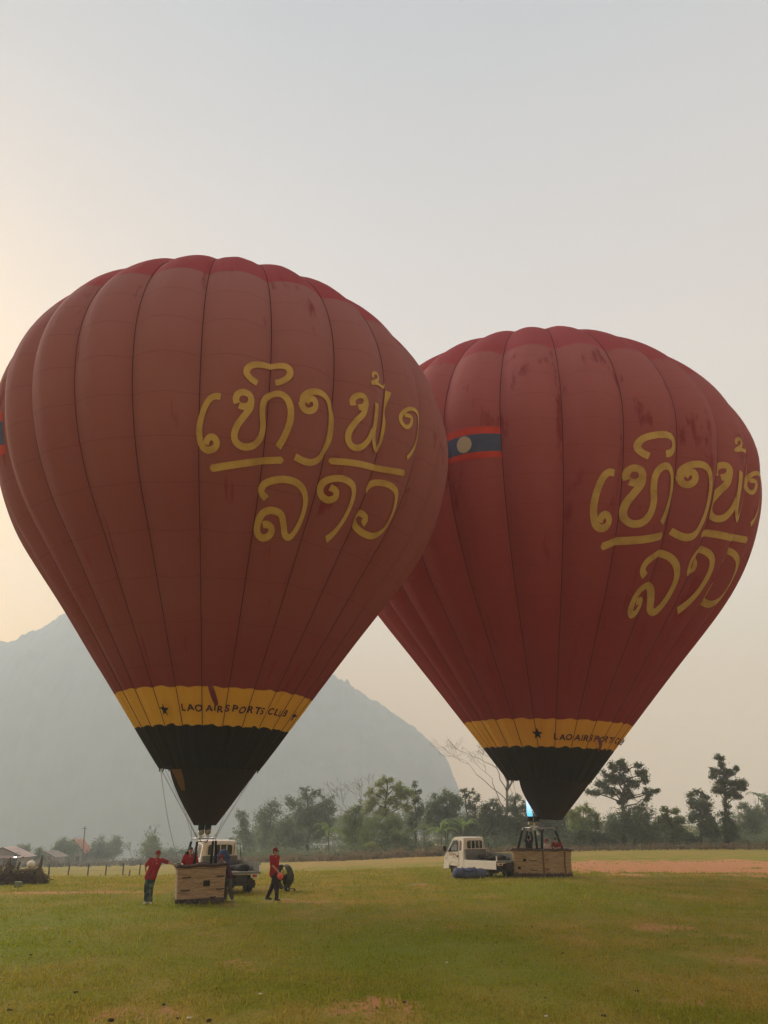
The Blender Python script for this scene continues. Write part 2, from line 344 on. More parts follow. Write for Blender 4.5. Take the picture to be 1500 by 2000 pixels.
# short grass blades, thinning out with distance
def grass():
    nb = 230000
    Yb = 10.5 + (62 - 10.5) * rng.random(nb) ** 1.9; Xb = (rng.random(nb) * 2 - 1) * (Yb * .52 + 1.5)
    keep = soil_at(Xb, Yb) < rng.random(nb) * .9 + .05
    Xb = Xb[keep]; Yb = Yb[keep]; k = len(Xb); Zb = terrain(Xb, Yb)
    cl = fbm(Xb * 1.3, Yb * 1.3, 41, 3)
    h = (.018 + .038 * rng.random(k) ** 2) * (.5 + 1.1 * cl) * (1 + Yb / 60); w = .006 + .0006 * Yb
    a = rng.random(k) * 2 * np.pi; dx = np.cos(a) * w; dy = np.sin(a) * w
    lx = (rng.random(k) - .5) * h * 1.3; ly = (rng.random(k) - .5) * h * 1.3
    wd = rng.random(k) < .035 * (cl > .5); h = np.where(wd, h * 2.6, h); w = np.where(wd, w * 1.7, w); dx = np.cos(a) * w; dy = np.sin(a) * w
    V = np.stack([np.stack([Xb - dx, Yb - dy, Zb - .012], -1), np.stack([Xb + dx, Yb + dy, Zb - .012], -1), np.stack([Xb + lx, Yb + ly, Zb + h], -1)], 1)
    me = np_mesh('grass', V.reshape(-1, 3), np.arange(k * 3).reshape(-1, 3))
    lu = np.repeat(lush_at(Xb, Yb), 3).astype(np.float32); a2 = me.attributes.new('lush', 'FLOAT', 'POINT'); a2.data.foreach_set('value', lu)
    tag(link('grass', me, M_BLADE), kind='stuff')
grass()

# karst mountain: wooded ridge in the haze
YM = 1000.0
RID = [(-1500, 1480), (-900, 1400), (-600, 1330), (-350, 1285), (-150, 1272), (-60, 1262), (0, 1256), (20, 1251), (50, 1241), (75, 1229), (92, 1219), (110, 1207), (130, 1193), (200, 1150), (280, 1118), (350, 1110),
       (430, 1150), (500, 1215), (560, 1272), (620, 1308), (660, 1323), (680, 1332), (700, 1349), (740, 1371), (780, 1401), (800, 1414), (820, 1431), (850, 1459), (868, 1480), (879, 1498), (886, 1520), (892, 1545), (915, 1600), (940, 1650), (1000, 1690)]
rx = np.array([pt(p, q, YM).x for p, q in RID]); rz = np.array([pt(p, q, YM).z for p, q in RID])
def mountain():
    cx = np.arange(-900, 250, 1.6); rows = np.concatenate([np.linspace(-195, -14, 44), np.linspace(-10, 10, 9), np.linspace(18, 90, 10)])
    Xm, Dm = np.meshgrid(cx, rows)
    base = np.interp(Xm, rx, rz) 
    f = np.where(Dm < 0, np.clip(1 + Dm / 195, 0, 1) ** .62, np.clip(1 - Dm / 94, 0, 1) ** .8)
    rough = (fbm(Xm * .017, Dm * .025, 61, 5) - .5) * 52 * np.clip(-Dm / 60, 0, 1) * np.clip(base / 120, 0, 1)
    trees = (vnoise(Xm * .33, Dm * .15, 71) ** 2 * 4.5 + vnoise(Xm * .11, Dm * .1, 72) * 4.5 - 3.2)
    Zm = np.maximum(-44, (base + 44) * f - 44 + rough + trees)
    Zm[0] = -46; Zm[1] = np.minimum(Zm[1], -38); Zm[-1] = -46
    n1, n2 = Xm.shape; Im = np.arange(n1 * n2).reshape(n1, n2)
    me = np_mesh('mountain', np.stack([Xm, YM + Dm, Zm], -1).reshape(-1, 3), np.stack([Im[:-1, :-1], Im[:-1, 1:], Im[1:, 1:], Im[1:, :-1]], -1).reshape(-1, 4))
    m = mat('wooded_rock', (.05, .065, .035), .95, (.12, .11, .09), .05, 6, bump=.6, bscale=.3, spec=.05)
    tag(link('mountain', me, m, smooth=True), kind='structure')
mountain()

# morning haze: one closed box of even air round everything
hz = MB().box((0, 480, 158), (2640, 1300, 424)); ho = obj('haze', hz, None); tag(ho, kind='stuff')
hm = bpy.data.materials.new('haze_air'); hm.use_nodes = True; hn = hm.node_tree; hn.nodes.clear()
pv = hn.nodes.new('ShaderNodeVolumePrincipled'); o2 = hn.nodes.new('ShaderNodeOutputMaterial'); hn.links.new(pv.outputs[0], o2.inputs['Volume'])
pv.inputs['Color'].default_value = (.81, .91, 1.0, 1); pv.inputs['Density'].default_value = .00112; pv.inputs['Anisotropy'].default_value = .15
ho.data.materials.append(hm)
# ------------------------------------------------------------------ hot air balloons
LETTERS = {"a":[[9.4,13.08],[8.1,13.09],[6.9,12.96],[5.9,12.68],[5.3,12.38],[5.0,12.06],[5.2,11.77],[5.7,11.57],[7.0,11.47],[8.4,11.53],[9.0,11.69],[8.4,11.84],[7.5,11.86],[6.8,11.76],[6.6,11.63]],"b":[[12.7,12.92],[12.4,13.05],[12.8,13.21],[13.8,13.29],[15.0,13.24],[15.5,13.08],[15.1,12.91],[14.0,12.84],[13.1,12.87]],"b2":[[15.5,13.08],[15.3,12.82],[14.1,12.52],[13.0,12.26],[12.5,11.98],[12.9,11.78],[14.1,11.67],[15.6,11.67],[17.1,11.78],[18.2,12.03],[18.5,12.36],[18.1,12.69],[18.0,13.01],[18.6,13.27],[19.9,13.43],[21.5,13.45],[22.9,13.28],[23.7,12.95],[23.7,12.55],[23.0,12.14],[22.0,11.78]],"c":[[16.5,13.68],[15.2,13.76],[14.2,13.92],[14.5,14.11],[15.7,14.26],[18.2,14.38],[20.8,14.44],[22.3,14.39],[23.0,14.22],[22.6,14.03],[21.4,13.88],[20.3,13.83]],"d":[[25.6,13.29],[26.2,13.09],[27.4,13.05],[28.5,13.16],[28.8,13.33],[28.1,13.47],[27.0,13.42],[26.6,13.29]],"d2":[[25.8,13.28],[26.0,13.5],[27.6,13.69],[30.0,13.75],[32.1,13.62],[33.3,13.24],[33.7,12.84],[33.7,12.37],[32.9,11.94],[31.8,11.68],[29.8,11.53],[27.7,11.53],[25.8,11.6]],"e":[[37.7,13.69],[37.4,13.85],[38.1,14.04],[39.6,14.11],[40.5,13.97],[40.0,13.75],[38.8,13.66]],"e2":[[40.6,13.96],[40.2,13.53],[38.7,13.18],[37.5,12.79],[37.7,12.47],[39.1,12.33],[41.0,12.42],[42.6,12.73],[43.5,13.13]],"e3":[[43.6,14.06],[43.8,13.56],[43.9,13.05],[44.8,12.69],[46.4,12.57],[47.6,12.83],[47.9,13.26],[47.9,13.66],[47.5,14.17],[48.7,14.92]],"f":[[42.1,14.94],[42.0,15.07],[43.0,15.18],[43.9,15.13],[43.6,14.95],[41.5,14.69],[43.6,14.81],[45.8,14.87],[47.4,15.06],[47.9,15.24]],"g":[[52.6,14.18],[54.5,14.23],[55.0,14.09],[54.3,13.85],[52.9,13.77],[51.7,13.95],[52.1,14.24],[54.0,14.5],[56.6,14.58],[58.2,14.38],[58.7,13.91],[58.2,13.46],[56.8,13.03],[55.4,12.74]],"h":[[7.6,10.95],[12.7,11.12],[18.5,11.29],[23.5,11.44]],"i":[[34.6,11.72],[40.5,11.87],[48.1,12.0],[56.1,12.23]],"j":[[21.2,10.26],[19.9,10.39],[19.9,10.57],[21.1,10.74],[23.9,10.89],[27.0,10.88],[29.5,10.69],[31.0,10.35],[31.2,9.94],[30.5,9.56],[29.1,9.32],[27.5,9.37],[26.5,9.64],[25.2,9.92],[23.0,9.98],[21.1,9.86],[20.2,9.59],[20.3,9.29],[21.6,9.16],[23.2,9.24],[23.8,9.44],[22.6,9.57],[21.4,9.52]],"k":[[36.2,10.95],[37.7,10.89],[38.0,10.7],[36.7,10.57],[35.1,10.62],[34.3,10.82],[34.7,11.04],[36.2,11.21],[38.6,11.3],[41.4,11.2],[42.7,10.91],[42.9,10.52],[42.3,10.1],[41.0,9.74],[39.5,9.47]],"l":[[47.6,11.17],[48.0,11.36],[49.5,11.56],[52.6,11.64],[55.4,11.51],[57.1,11.16],[57.9,10.75],[57.3,10.32],[54.5,10.01],[51.2,9.95],[48.5,10.05],[47.4,10.29],[48.3,10.47],[50.0,10.39],[50.0,10.18]]}
def profile(Rm, hc, bu, bl, rm, nu, nl):
    ps = np.linspace(.03, 1.52, 500); r = Rm * np.cos(ps) ** (2 / nl); h = hc - bl * np.sin(ps) ** (2 / nl)
    k = int(np.argmax((r - rm) / np.maximum(h, .01) * (h > .3)))
    a = np.linspace(0, 1, 40)[:-1]; q = np.linspace(0, np.pi / 2, 90)
    P = np.concatenate([np.stack([rm + (r[k] - rm) * a, h[k] * a], -1), np.stack([r[:k + 1][::-1], h[:k + 1][::-1]], -1)[::6],
                        np.stack([Rm * np.cos(q) ** (2 / nu), hc + bu * np.sin(q) ** (2 / nu)], -1)])
    P = P[np.argsort(P[:, 1], kind='stable')]; keep = np.concatenate([[True], np.diff(P[:, 1]) > 1e-5]); return P[keep]
class Env:
    """envelope surface: angle (degrees, 0 = towards the field's near side) and height above the mouth -> point"""
    def __init__(s, M, v, rm, n, th0):
        s.M = np.array(M); Rm, hc, bu, bl, lx, ly, nu, nl, dx, s.b = v; s.n = n; s.th0 = th0; s.d = 360.0 / n
        P = profile(Rm, hc, bu, bl, rm, nu, nl); s.pr, s.ph = P[:, 0], P[:, 1]; s.top = hc + bu
        ar = np.concatenate([[0], np.cumsum(np.hypot(np.diff(s.pr), np.diff(s.ph)))]); dr = np.gradient(s.pr, ar); dh = np.gradient(s.ph, ar)
        s.nr, s.nh = dh, -dr; s.arc = ar
        a = np.array([lx, ly, 1.0]); s.a = a / np.linalg.norm(a); e = np.array([1.0, 0, 0]) - s.a * s.a[0]; s.ex = e / np.linalg.norm(e); s.ey = np.cross(s.a, s.ex); s.scale = Rm / 9.3
    def r(s, h): return np.interp(h, s.ph, s.pr)
    def S(s, th, h, off=0.0, bulge=True):
        th = np.asarray(th, float); h = np.asarray(h, float); r = s.r(h); nr = np.interp(h, s.ph, s.nr); nh = np.interp(h, s.ph, s.nh)
        f = ((th - s.th0) / s.d) % 1.0; g = np.floor((th - s.th0) / s.d)
        if bulge:
            w = 2 * np.pi * r / s.n; lv = np.interp(h, [0, 2, 5 * s.scale, 9 * s.scale, 15 * s.scale, 19 * s.scale], [.03, .040, .075, .185, .185, .105])
            bl = w * lv * (1 - (2 * f - 1) ** 2 - .6)
            pl = .045 * np.exp(-np.clip(h - 3, 0, 99) / (3.2 * s.scale)) * np.sin(f * (8 + 5 * vnoise(g * 3.3, h * .15, 4)) + 6.28 * vnoise(g * 1.7, h * .12, 9)) * np.sin(np.pi * f) * np.clip((h - 1.2), 0, 1)
            wr = (vnoise(th * .35, h * .5, 13) - .5) * .05
            off = off + bl + pl + wr * np.sin(np.pi * f)
        t = np.radians(th); rr = r + nr * off; hh = h + nh * off
        return (s.M + hh[..., None] * s.a + (s.b * (np.clip(h, 0, 99) / 25) ** 3)[..., None] * s.ex + rr[..., None] * (np.sin(t)[..., None] * s.ex - np.cos(t)[..., None] * s.ey))
def grid_obj(name, P, m, parent, org, uv=None, smooth=True):
    n1, n2 = P.shape[:2]; I = np.arange(n1 * n2).reshape(n1, n2)
    F = np.stack([I[:-1, :-1], I[:-1, 1:], I[1:, 1:], I[1:, :-1]], -1).reshape(-1, 4)
    me = np_mesh(name, P.reshape(-1, 3) - np.array(org), F)
    if uv is not None:
        l = me.uv_layers.new(name='UVMap'); vi = np.zeros(len(me.loops), np.int32); me.loops.foreach_get('vertex_index', vi)
        l.data.foreach_set('uv', uv.reshape(-1, 2)[vi].astype(np.float32).ravel())
    return link(name, me, m, parent, smooth)
def catmull(p, k=10):
    p = np.array(p, float); q = np.concatenate([[2 * p[0] - p[1]], p, [2 * p[-1] - p[-2]]]); o = []
    for i in range(1, len(q) - 2):
        for t in np.linspace(0, 1, k, endpoint=False):
            o.append(.5 * (2 * q[i] + (q[i + 1] - q[i - 1]) * t + (2 * q[i - 1] - 5 * q[i] + 4 * q[i + 1] - q[i + 2]) * t * t + (3 * q[i] - q[i - 1] - 3 * q[i + 1] + q[i + 2]) * t ** 3))
    o.append(p[-1]); return np.array(o)
def cap(t, L, w):
    e = np.minimum(t, L - t) / (w * .30); return np.sqrt(np.clip(1 - (1 - np.clip(e, 0, 1)) ** 2, .0, 1)) * .75 + .25
def stroke(env, pts, w, off0, rnd=False):
    """a painted stroke as a strip of cloth lying on the envelope"""
    p = catmull(pts); x = np.radians(p[:, 0]) * env.r(p[:, 1]); y = p[:, 1]
    d = np.concatenate([[0], np.cumsum(np.hypot(np.diff(x), np.diff(y)))]); k = max(6, int(d[-1] / (.07 * env.scale)))
    t = np.linspace(0, d[-1], k); x = np.interp(t, d, x); y = np.interp(t, d, y)
    tx = np.gradient(x); ty = np.gradient(y); L = np.hypot(tx, ty) + 1e-9; nx_, ny_ = -ty / L, tx / L
    c = (np.linspace(-.5, .5, 6) * w)[None, :] * (cap(t, d[-1], w) if rnd else np.ones(k))[:, None] * np.ones((k, 6))
    H = y[:, None] + ny_[:, None] * c; TH = np.degrees((x[:, None] + nx_[:, None] * c) / env.r(y)[:, None])
    return env.S(TH, H, off0 + np.linspace(0, .010, k)[:, None] * np.ones(6))
def join_grids(name, grids, m, parent, org):
    V = []; F = []; o = 0
    for P in grids:
        n1, n2 = P.shape[:2]; I = np.arange(n1 * n2).reshape(n1, n2) + o; o += n1 * n2
        V.append(P.reshape(-1, 3)); F.append(np.stack([I[:-1, :-1], I[:-1, 1:], I[1:, 1:], I[1:, :-1]], -1).reshape(-1, 4))
    return link(name, np_mesh(name, np.concatenate(V) - np.array(org), np.concatenate(F)), m, parent, True)
def char_mesh(ch, size):
    cu = bpy.data.curves.new('char', 'FONT'); cu.body = ch; cu.size = size; cu.align_x = 'CENTER'; cu.offset = .008 * size / .3
    o = bpy.data.objects.new('char', cu); C.objects.link(o); dg = bpy.context.evaluated_depsgraph_get(); me = bpy.data.meshes.new_from_object(o.evaluated_get(dg))
    v = np.zeros(len(me.vertices) * 3, np.float32); me.vertices.foreach_get('co', v); v = v.reshape(-1, 3); F = [tuple(p.vertices) for p in me.polygons]
    bpy.data.objects.remove(o); bpy.data.meshes.remove(me); return v, F

M_WICKER = bpy.data.materials.new('wicker'); M_WICKER.use_nodes = True
def _wicker(m, c1, c2, c3):
    nt = m.node_tree; N = nt.nodes; L = nt.links; b = N['Principled BSDF']; b.inputs['Roughness'].default_value = .7; b.inputs['Specular IOR Level'].default_value = .2
    uv = N.new('ShaderNodeUVMap'); br = N.new('ShaderNodeTexBrick'); br.inputs['Scale'].default_value = 1.0; br.inputs['Brick Width'].default_value = .072; br.inputs['Row Height'].default_value = .030
    br.inputs['Mortar Size'].default_value = .006; br.inputs['Mortar Smooth'].default_value = .6; br.inputs['Color1'].default_value = (*c1, 1); br.inputs['Color2'].default_value = (*c2, 1); br.inputs['Mortar'].default_value = (*c3, 1)
    L.new(uv.outputs[0], br.inputs[0])
    n = N.new('ShaderNodeTexNoise'); n.inputs['Scale'].default_value = 3; n.inputs['Detail'].default_value = 5; L.new(uv.outputs[0], n.inputs[0])
    mp = N.new('ShaderNodeMapping'); mp.inputs['Scale'].default_value = (.6, 5, 1); L.new(uv.outputs[0], mp.inputs[0]); L.new(mp.outputs[0], n.inputs[0])
    mi = N.new('ShaderNodeMix'); mi.data_type = 'RGBA'; mi.blend_type = 'MULTIPLY'; mi.inputs['B'].default_value = (.74, .66, .58, 1); L.new(br.outputs[0], mi.inputs['A'])
    r = N.new('ShaderNodeMapRange'); r.inputs['From Min'].default_value = .42; r.inputs['From Max'].default_value = .62; L.new(n.outputs[0], r.inputs[0]); L.new(r.outputs[0], mi.inputs['Factor'])
    L.new(mi.outputs['Result'], b.inputs['Base Color'])
    bp = N.new('ShaderNodeBump'); bp.inputs['Strength'].default_value = .9; bp.inputs['Distance'].default_value = .02; L.new(br.outputs['Fac'], bp.inputs['Height']); bp.invert = True; L.new(bp.outputs[0], b.inputs['Normal'])
_wicker(M_WICKER, (.60, .43, .27), (.50, .35, .21), (.25, .16, .095))
M_WICKER2 = bpy.data.materials.new('pale_wicker'); M_WICKER2.use_nodes = True; _wicker(M_WICKER2, (.66, .49, .29), (.59, .43, .25), (.38, .26, .15))
M_LEATHER = mat('brown_leather', (.045, .025, .018), .65, (.07, .042, .030), 9, bump=.4, spec=.3)
M_SUEDE = mat('grey_suede', (.085, .065, .052), .9, (.06, .045, .036), 7, bump=.4, spec=.1)
M_STRAP = mat('tan_strap', (.20, .095, .045), .7, (.16, .075, .035), 6, spec=.2)
M_DARK = mat('dark_hole', (.008, .006, .005), .9, spec=.05)
M_STEEL = mat('steel_tube', (.55, .54, .52), .32, (.42, .41, .39), 12, metal=1.0)
M_COIL = mat('burner_steel', (.62, .58, .50), .25, (.30, .25, .18), 18, metal=1.0)
M_SLEEVE = mat('black_sleeve', (.014, .012, .012), .8, spec=.15)
M_ROPE = mat('grey_rope', (.20, .19, .17), .8, spec=.1)
M_FLAME = bpy.data.materials.new('blue_flame'); M_FLAME.use_nodes = True
def _flame():
    nt = M_FLAME.node_tree; N = nt.nodes; L = nt.links; N.clear(); o = N.new('ShaderNodeOutputMaterial'); e = N.new('ShaderNodeEmission'); t = N.new('ShaderNodeTexCoord'); s = N.new('ShaderNodeSeparateXYZ')
    L.new(t.outputs['Generated'], s.inputs[0]); r = N.new('ShaderNodeValToRGB'); L.new(s.outputs['Z'], r.inputs[0])
    stops(r, [(0, (.10, .55, .95)), (.25, (.18, .62, .95)), (.5, (.45, .72, 1.0)), (.75, (.62, .75, .98)), (1, (.60, .66, .85))]); L.new(r.outputs[0], e.inputs[0]); e.inputs[1].default_value = 1.0
    tp = N.new('ShaderNodeBsdfTransparent'); lw = N.new('ShaderNodeLayerWeight'); lw.inputs[0].default_value = .35; ms = N.new('ShaderNodeMixShader')
    mr = N.new('ShaderNodeMapRange'); mr.inputs['To Min'].default_value = .05; mr.inputs['To Max'].default_value = .8; L.new(lw.outputs['Facing'], mr.inputs[0])
    L.new(mr.outputs[0], ms.inputs[0]); L.new(e.outputs[0], ms.inputs[1]); L.new(tp.outputs[0], ms.inputs[2]); L.new(ms.outputs[0], o.inputs[0])
_flame()

def balloon(label, org, env, h_mouth, h_blk, h_yel, h_crown, letter_map, lw, eng, stars, flag, scoop, ribbon, csize, red):
    root = thing('hot_air_balloon', label, 'hot air balloon', org, 0, 'hot air balloons'); n = env.n; sc = env.scale
    def band(name, m, g, h0, h1, nf, step, wav0=0.0, wav1=0.0):
        f = np.linspace(0, 1, nf + 1); th = env.th0 + (g + f) * env.d; nh = max(3, int((h1 - h0) / step) + 1); u = np.linspace(0, 1, nh)
        sc_ = np.sin(np.pi * f) + .35 * np.sin(2 * np.pi * f + g * 1.9)
        a = h0 + wav0 * sc_; b = h1 + wav1 * sc_
        H = a[None, :] + (b - a)[None, :] * u[:, None]; TH = np.broadcast_to(th, H.shape)
        return grid_obj(name, env.S(TH, H), m, root, org, np.stack([g * 1.37 + np.broadcast_to(f, H.shape), H], -1))
    for g in range(n):
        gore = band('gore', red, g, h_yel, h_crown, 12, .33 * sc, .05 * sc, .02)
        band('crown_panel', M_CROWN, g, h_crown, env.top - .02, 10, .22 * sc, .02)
        band('yellow_panel', M_YEL, g, h_blk, h_yel, 12, .2, .06 * sc, .05 * sc)
        band('skirt_panel', M_BLK, g, h_mouth, h_blk, 12, .2, 0, .06 * sc)
        th = env.th0 + g * env.d; H = np.concatenate([np.linspace(h_blk, h_crown, 56), h_crown + (env.top - .03 - h_crown) * np.sin(np.linspace(.05, math.pi / 2, 16))]); w = .021 * sc / np.maximum(env.r(H), .3)
        TH = th + np.degrees(np.stack([-w, w * 0, w], -1) * .6)
        off = np.stack([np.full(len(H), .012), np.full(len(H), .030), np.full(len(H), .012)], -1)
        P = env.S(np.full(TH.shape, th) + 1e-6, H[:, None] * np.ones(3), off, True); Q = env.S(TH, H[:, None] * np.ones(3), off, True)
        grid_obj('load_tape', Q, M_TAPE, gore, org)
        if g % 2 == 0:                       # small tie loops under the mouth
            p = env.S(np.array([th]), np.array([h_mouth]))[0]
            obj('tie_loop', MB().tube([p + np.array([0, 0, .02]), p - np.array([0, 0, .06]), p - np.array([.02, 0, .15])], [.02, .03, .02], 5), M_TAPEK, root, org=org)
    hem = env.S(np.linspace(0, 360, 97), np.full(97, h_mouth), .01); obj('mouth_hem', MB().tube(hem[:-1], .022 * sc, 5, closed=True), M_TAPEK, root, org=org)
    # the big lettering
    mp = letter_map; off = .028
    GL = {'vowel_letter': ['a'], 'consonant_letter': ['b', 'b2'], 'top_mark': ['c'], 'consonant_letter.': ['d', 'd2'], 'consonant_letter..': ['e', 'e2', 'e3'], 'tone_mark': ['f'], 'vowel_letter.': ['g'],
          'underline': ['h'], 'underline.': ['i'], 'consonant_letter...': ['j'], 'vowel_letter..': ['k'], 'consonant_letter....': ['l']}
    for nm_, ks in GL.items():
        join_grids(nm_.strip('.'), [stroke(env, [mp(*q) for q in LETTERS[k]], lw * {'f': .55, 'g': .72, 'h': 1.02, 'i': 1.0}.get(k, 1.0), off + .012 * i, k in 'hi') for i, k in enumerate(ks)], M_GOLD, root, org)
    # the club's name on the yellow band
    for ch, th, h in eng:
        v, F = char_mesh(ch, csize); r0 = float(env.r(np.array(h))); TH = th + np.degrees(v[:, 0] * 1.12 / r0); H = h - csize * .35 + v[:, 1]
        V = env.S(TH, H, .085 * sc); obj('printed_letter', MB().add(V, F), M_INK, root, org=org)
    for th, h, s in stars:
        r0 = float(env.r(np.array(h))); a = [math.pi / 2 + k * math.pi / 5 for k in range(10)]; rr = [s if k % 2 == 0 else s * .42 for k in range(10)]
        TH = np.array([th] + [th + math.degrees(q * math.cos(t) / r0) for q, t in zip(rr, a)]); H = np.array([h] + [h + q * math.sin(t) for q, t in zip(rr, a)])
        obj('star', MB().add(env.S(TH, H, .085 * sc), [(0, 1 + k, 1 + (k + 1) % 10) for k in range(10)]), M_STAR, root, org=org)
    # national flag sewn across one gore
    t0, t1, hs = flag
    tt = np.linspace(t0, t1, 12); 
    for nm_, a, b, m in (('flag_red_stripe', hs[0], hs[1], M_FRED), ('flag_blue_stripe', hs[1], hs[2], M_FBLU), ('flag_red_stripe', hs[2], hs[3], M_FRED)):
        H = np.linspace(b, a, 7)[:, None] * np.ones(12); grid_obj(nm_, env.S(np.broadcast_to(tt, H.shape), H, .02), m, root, org)
    hc_ = (hs[1] + hs[2]) / 2; tc_ = t0 + (t1 - t0) * .42; rr = (hs[1] - hs[2]) * .46; r0 = float(env.r(np.array(hc_)))
    rad = np.linspace(.001, rr, 4); an = np.linspace(0, 2 * np.pi, 25); TH = tc_ + np.degrees(rad[:, None] * np.cos(an) / r0); H = hc_ + rad[:, None] * np.sin(an)
    grid_obj('flag_disc', env.S(TH, H, .035), M_FDISC, root, org)
    # scoop: a cone of dark cloth from the mouth down to the burner frame, open on one side
    a0, a1, b0, b1 = scoop
    u = np.linspace(0, 1, 16); q = np.linspace(0, 1, 56); H = (h_mouth + .03) * (1 - u)[:, None] * np.ones(56); A = (a0 + (b0 - a0) * u ** .8)[:, None]; B = (a1 + (b1 - a1) * u)[:, None]
    TH = A + (B - A) * q; fl = .05 * sc * np.sin(np.pi * u)[:, None] * np.cos(q * 25 + 1.2) * .5
    grid_obj('scoop', env.S(TH, H, -.012 + fl * .6, False), M_SCOOP, root, org, np.stack([TH / 15, H], -1))
    # loose ribbon hanging against the cloth
    P = np.array(ribbon); th = np.interp(np.linspace(0, 1, 9), np.linspace(0, 1, len(P)), P[:, 0]); h = np.interp(np.linspace(0, 1, 9), np.linspace(0, 1, len(P)), P[:, 1])
    ww = .09 * sc * np.array([.4, .7, .9, 1, 1, 1, 1, .9, .5]); Q = env.S(th[:, None] + np.degrees(np.stack([-ww, ww], -1) / env.r(h)[:, None]), h[:, None] * np.ones(2), .10 + .12 * np.sin(np.linspace(0, 3, 9))[:, None] * np.ones(2))
    grid_obj('hanging_ribbon', Q, mat('red_ribbon', (.20, .03, .03), .8, (.14, .02, .03), 3), root, org)
    return root

def rrect(w, d, rad, k=4):
    o = []
    for cx, cy, a0 in ((w / 2 - rad, d / 2 - rad, 0), (-w / 2 + rad, d / 2 - rad, 90), (-w / 2 + rad, -d / 2 + rad, 180), (w / 2 - rad, -d / 2 + rad, 270)):
        for i in range(k + 1):
            t = R(a0 + 90 * i / k); o.append((cx + rad * math.cos(t), cy + rad * math.sin(t)))
    return o
def basket(root, org, M, w, d, h, flare, m_w, straps, holes, slits, loops, skirt_h, bow):
    """wicker basket in the frame M (matrix to world); parts of it are children of the basket mesh"""
    rows = 14; ring0 = rrect(w, d, .10 * w / 1.8); k = len(ring0); V = []; UV = []; per = [0]
    for i in range(k): a, b = ring0[i], ring0[(i + 1) % k]; per.append(per[-1] + math.hypot(a[0] - b[0], a[1] - b[1]))
    sub = 4; ring = []; arc = []
    for i in range(k):
        a, b = ring0[i], ring0[(i + 1) % k]; ns = max(1, int((per[i + 1] - per[i]) / .12))
        for j in range(ns): t = j / ns; ring.append((a[0] + (b[0] - a[0]) * t, a[1] + (b[1] - a[1]) * t)); arc.append(per[i] + (per[i + 1] - per[i]) * t)
    ring.append(ring[0]); arc.append(per[-1])
    u = np.linspace(0, 1, rows)
    def wid(t): return 1 + flare * (t - 1) - bow * math.sin(math.pi * min(max(t, 0), 1))
    def grid(z0, z1, out, n=rows):
        P = np.zeros((n, len(ring), 3)); UV = np.zeros((n, len(ring), 2))
        for i, t in enumerate(np.linspace(0, 1, n)):
            z = z0 + (z1 - z0) * t; s = wid(z / h)
            for j, (x, y) in enumerate(ring):
                q = Vector((x * s, y * s, z)); nn = Vector((x / w, y / d, 0)); 
                q += Vector((out * (1 if x > 0 else -1) if abs(x) > w / 2 - .2 else 0, out * (1 if y > 0 else -1) if abs(y) > d / 2 - .2 else 0, 0))
                P[i, j] = M @ q; UV[i, j] = (arc[j], z)
        return P, UV
    P, U = grid(.04, h - .02, 0); P2, _ = grid(.04, h - .02, -.05)
    b = grid_obj('basket', P, m_w, root, org, U)
    grid_obj('inner_wall', P2[:, ::-1], M_LEATHER, b, org)
    obj('basket_floor', MB().box((0, 0, .10), (w * .9, d * .9, .06)).xf(M), M_LEATHER, b, org=org)
    s = wid(1.0); rim = [M @ Vector((x * s, y * s, h + .015 * math.sin(i * .9))) for i, (x, y) in enumerate(ring[:-1])]
    obj('padded_rim', MB().tube(rim, .055, 8, closed=True), M_LEATHER, b, True, org)
    s = wid(.93); obj('rim_lacing', MB().tube([M @ Vector((x * s, y * s, h * .93)) for x, y in ring[:-1]], .022, 6, closed=True), m_w, b, True, org)
    P, U = grid(0, skirt_h, .022, 3); grid_obj('base_skirt', P, M_SUEDE, b, org)
    s0 = wid(0); obj('runner', MB().box((0, -d * .3, .03), (w * .96, .09, .06)).box((0, d * .3, .03), (w * .96, .09, .06)).xf(M), M_LEATHER, b, org=org)
    fy = lambda z: -d / 2 * wid(z / h)
    for x in straps: 
        obj('leather_strap', MB().add([M @ Vector((x * wid(z / h) + sx, fy(z) - o, z)) for z in np.linspace(.02, h * .95, 8) for sx, o in ((-.045, .004), (-.045, .022), (.045, .022), (.045, .004))],
            [(i * 4 + j, i * 4 + j + 1, i * 4 + j + 5, i * 4 + j + 4) for i in range(7) for j in range(3)]), M_STRAP, b, org=org)
    for x, z, hw, hh in holes:
        obj('foot_hole', MB().box((x, fy(z) - .001, z), (hw, .012, hh)).xf(M), M_DARK, b, org=org)
        obj('hole_frame', MB().tube([M @ Vector((x + sx * hw / 2, fy(z) - .008, z + sz * hh / 2)) for sx, sz in ((-1, -1), (1, -1), (1, 1), (-1, 1))], .012, 5, closed=True), M_LEATHER, b, org=org)
    for x, z, L_ in slits:
        obj('carry_handle', MB().tube([M @ Vector((x + L_ * (t - .5), fy(z) - .012 - .03 * math.sin(math.pi * t), z - .012 * math.sin(math.pi * t))) for t in np.linspace(0, 1, 7)], .018, 6), M_SLEEVE, b, org=org)
    for x, z, rr in loops:
        obj('rope_handle', MB().tube([M @ Vector((x + rr * math.cos(t), fy(z) - .03, z - rr * math.sin(t) * 1.1)) for t in np.linspace(0, math.pi, 8)], .016, 5), M_SLEEVE, b, org=org)
    return b

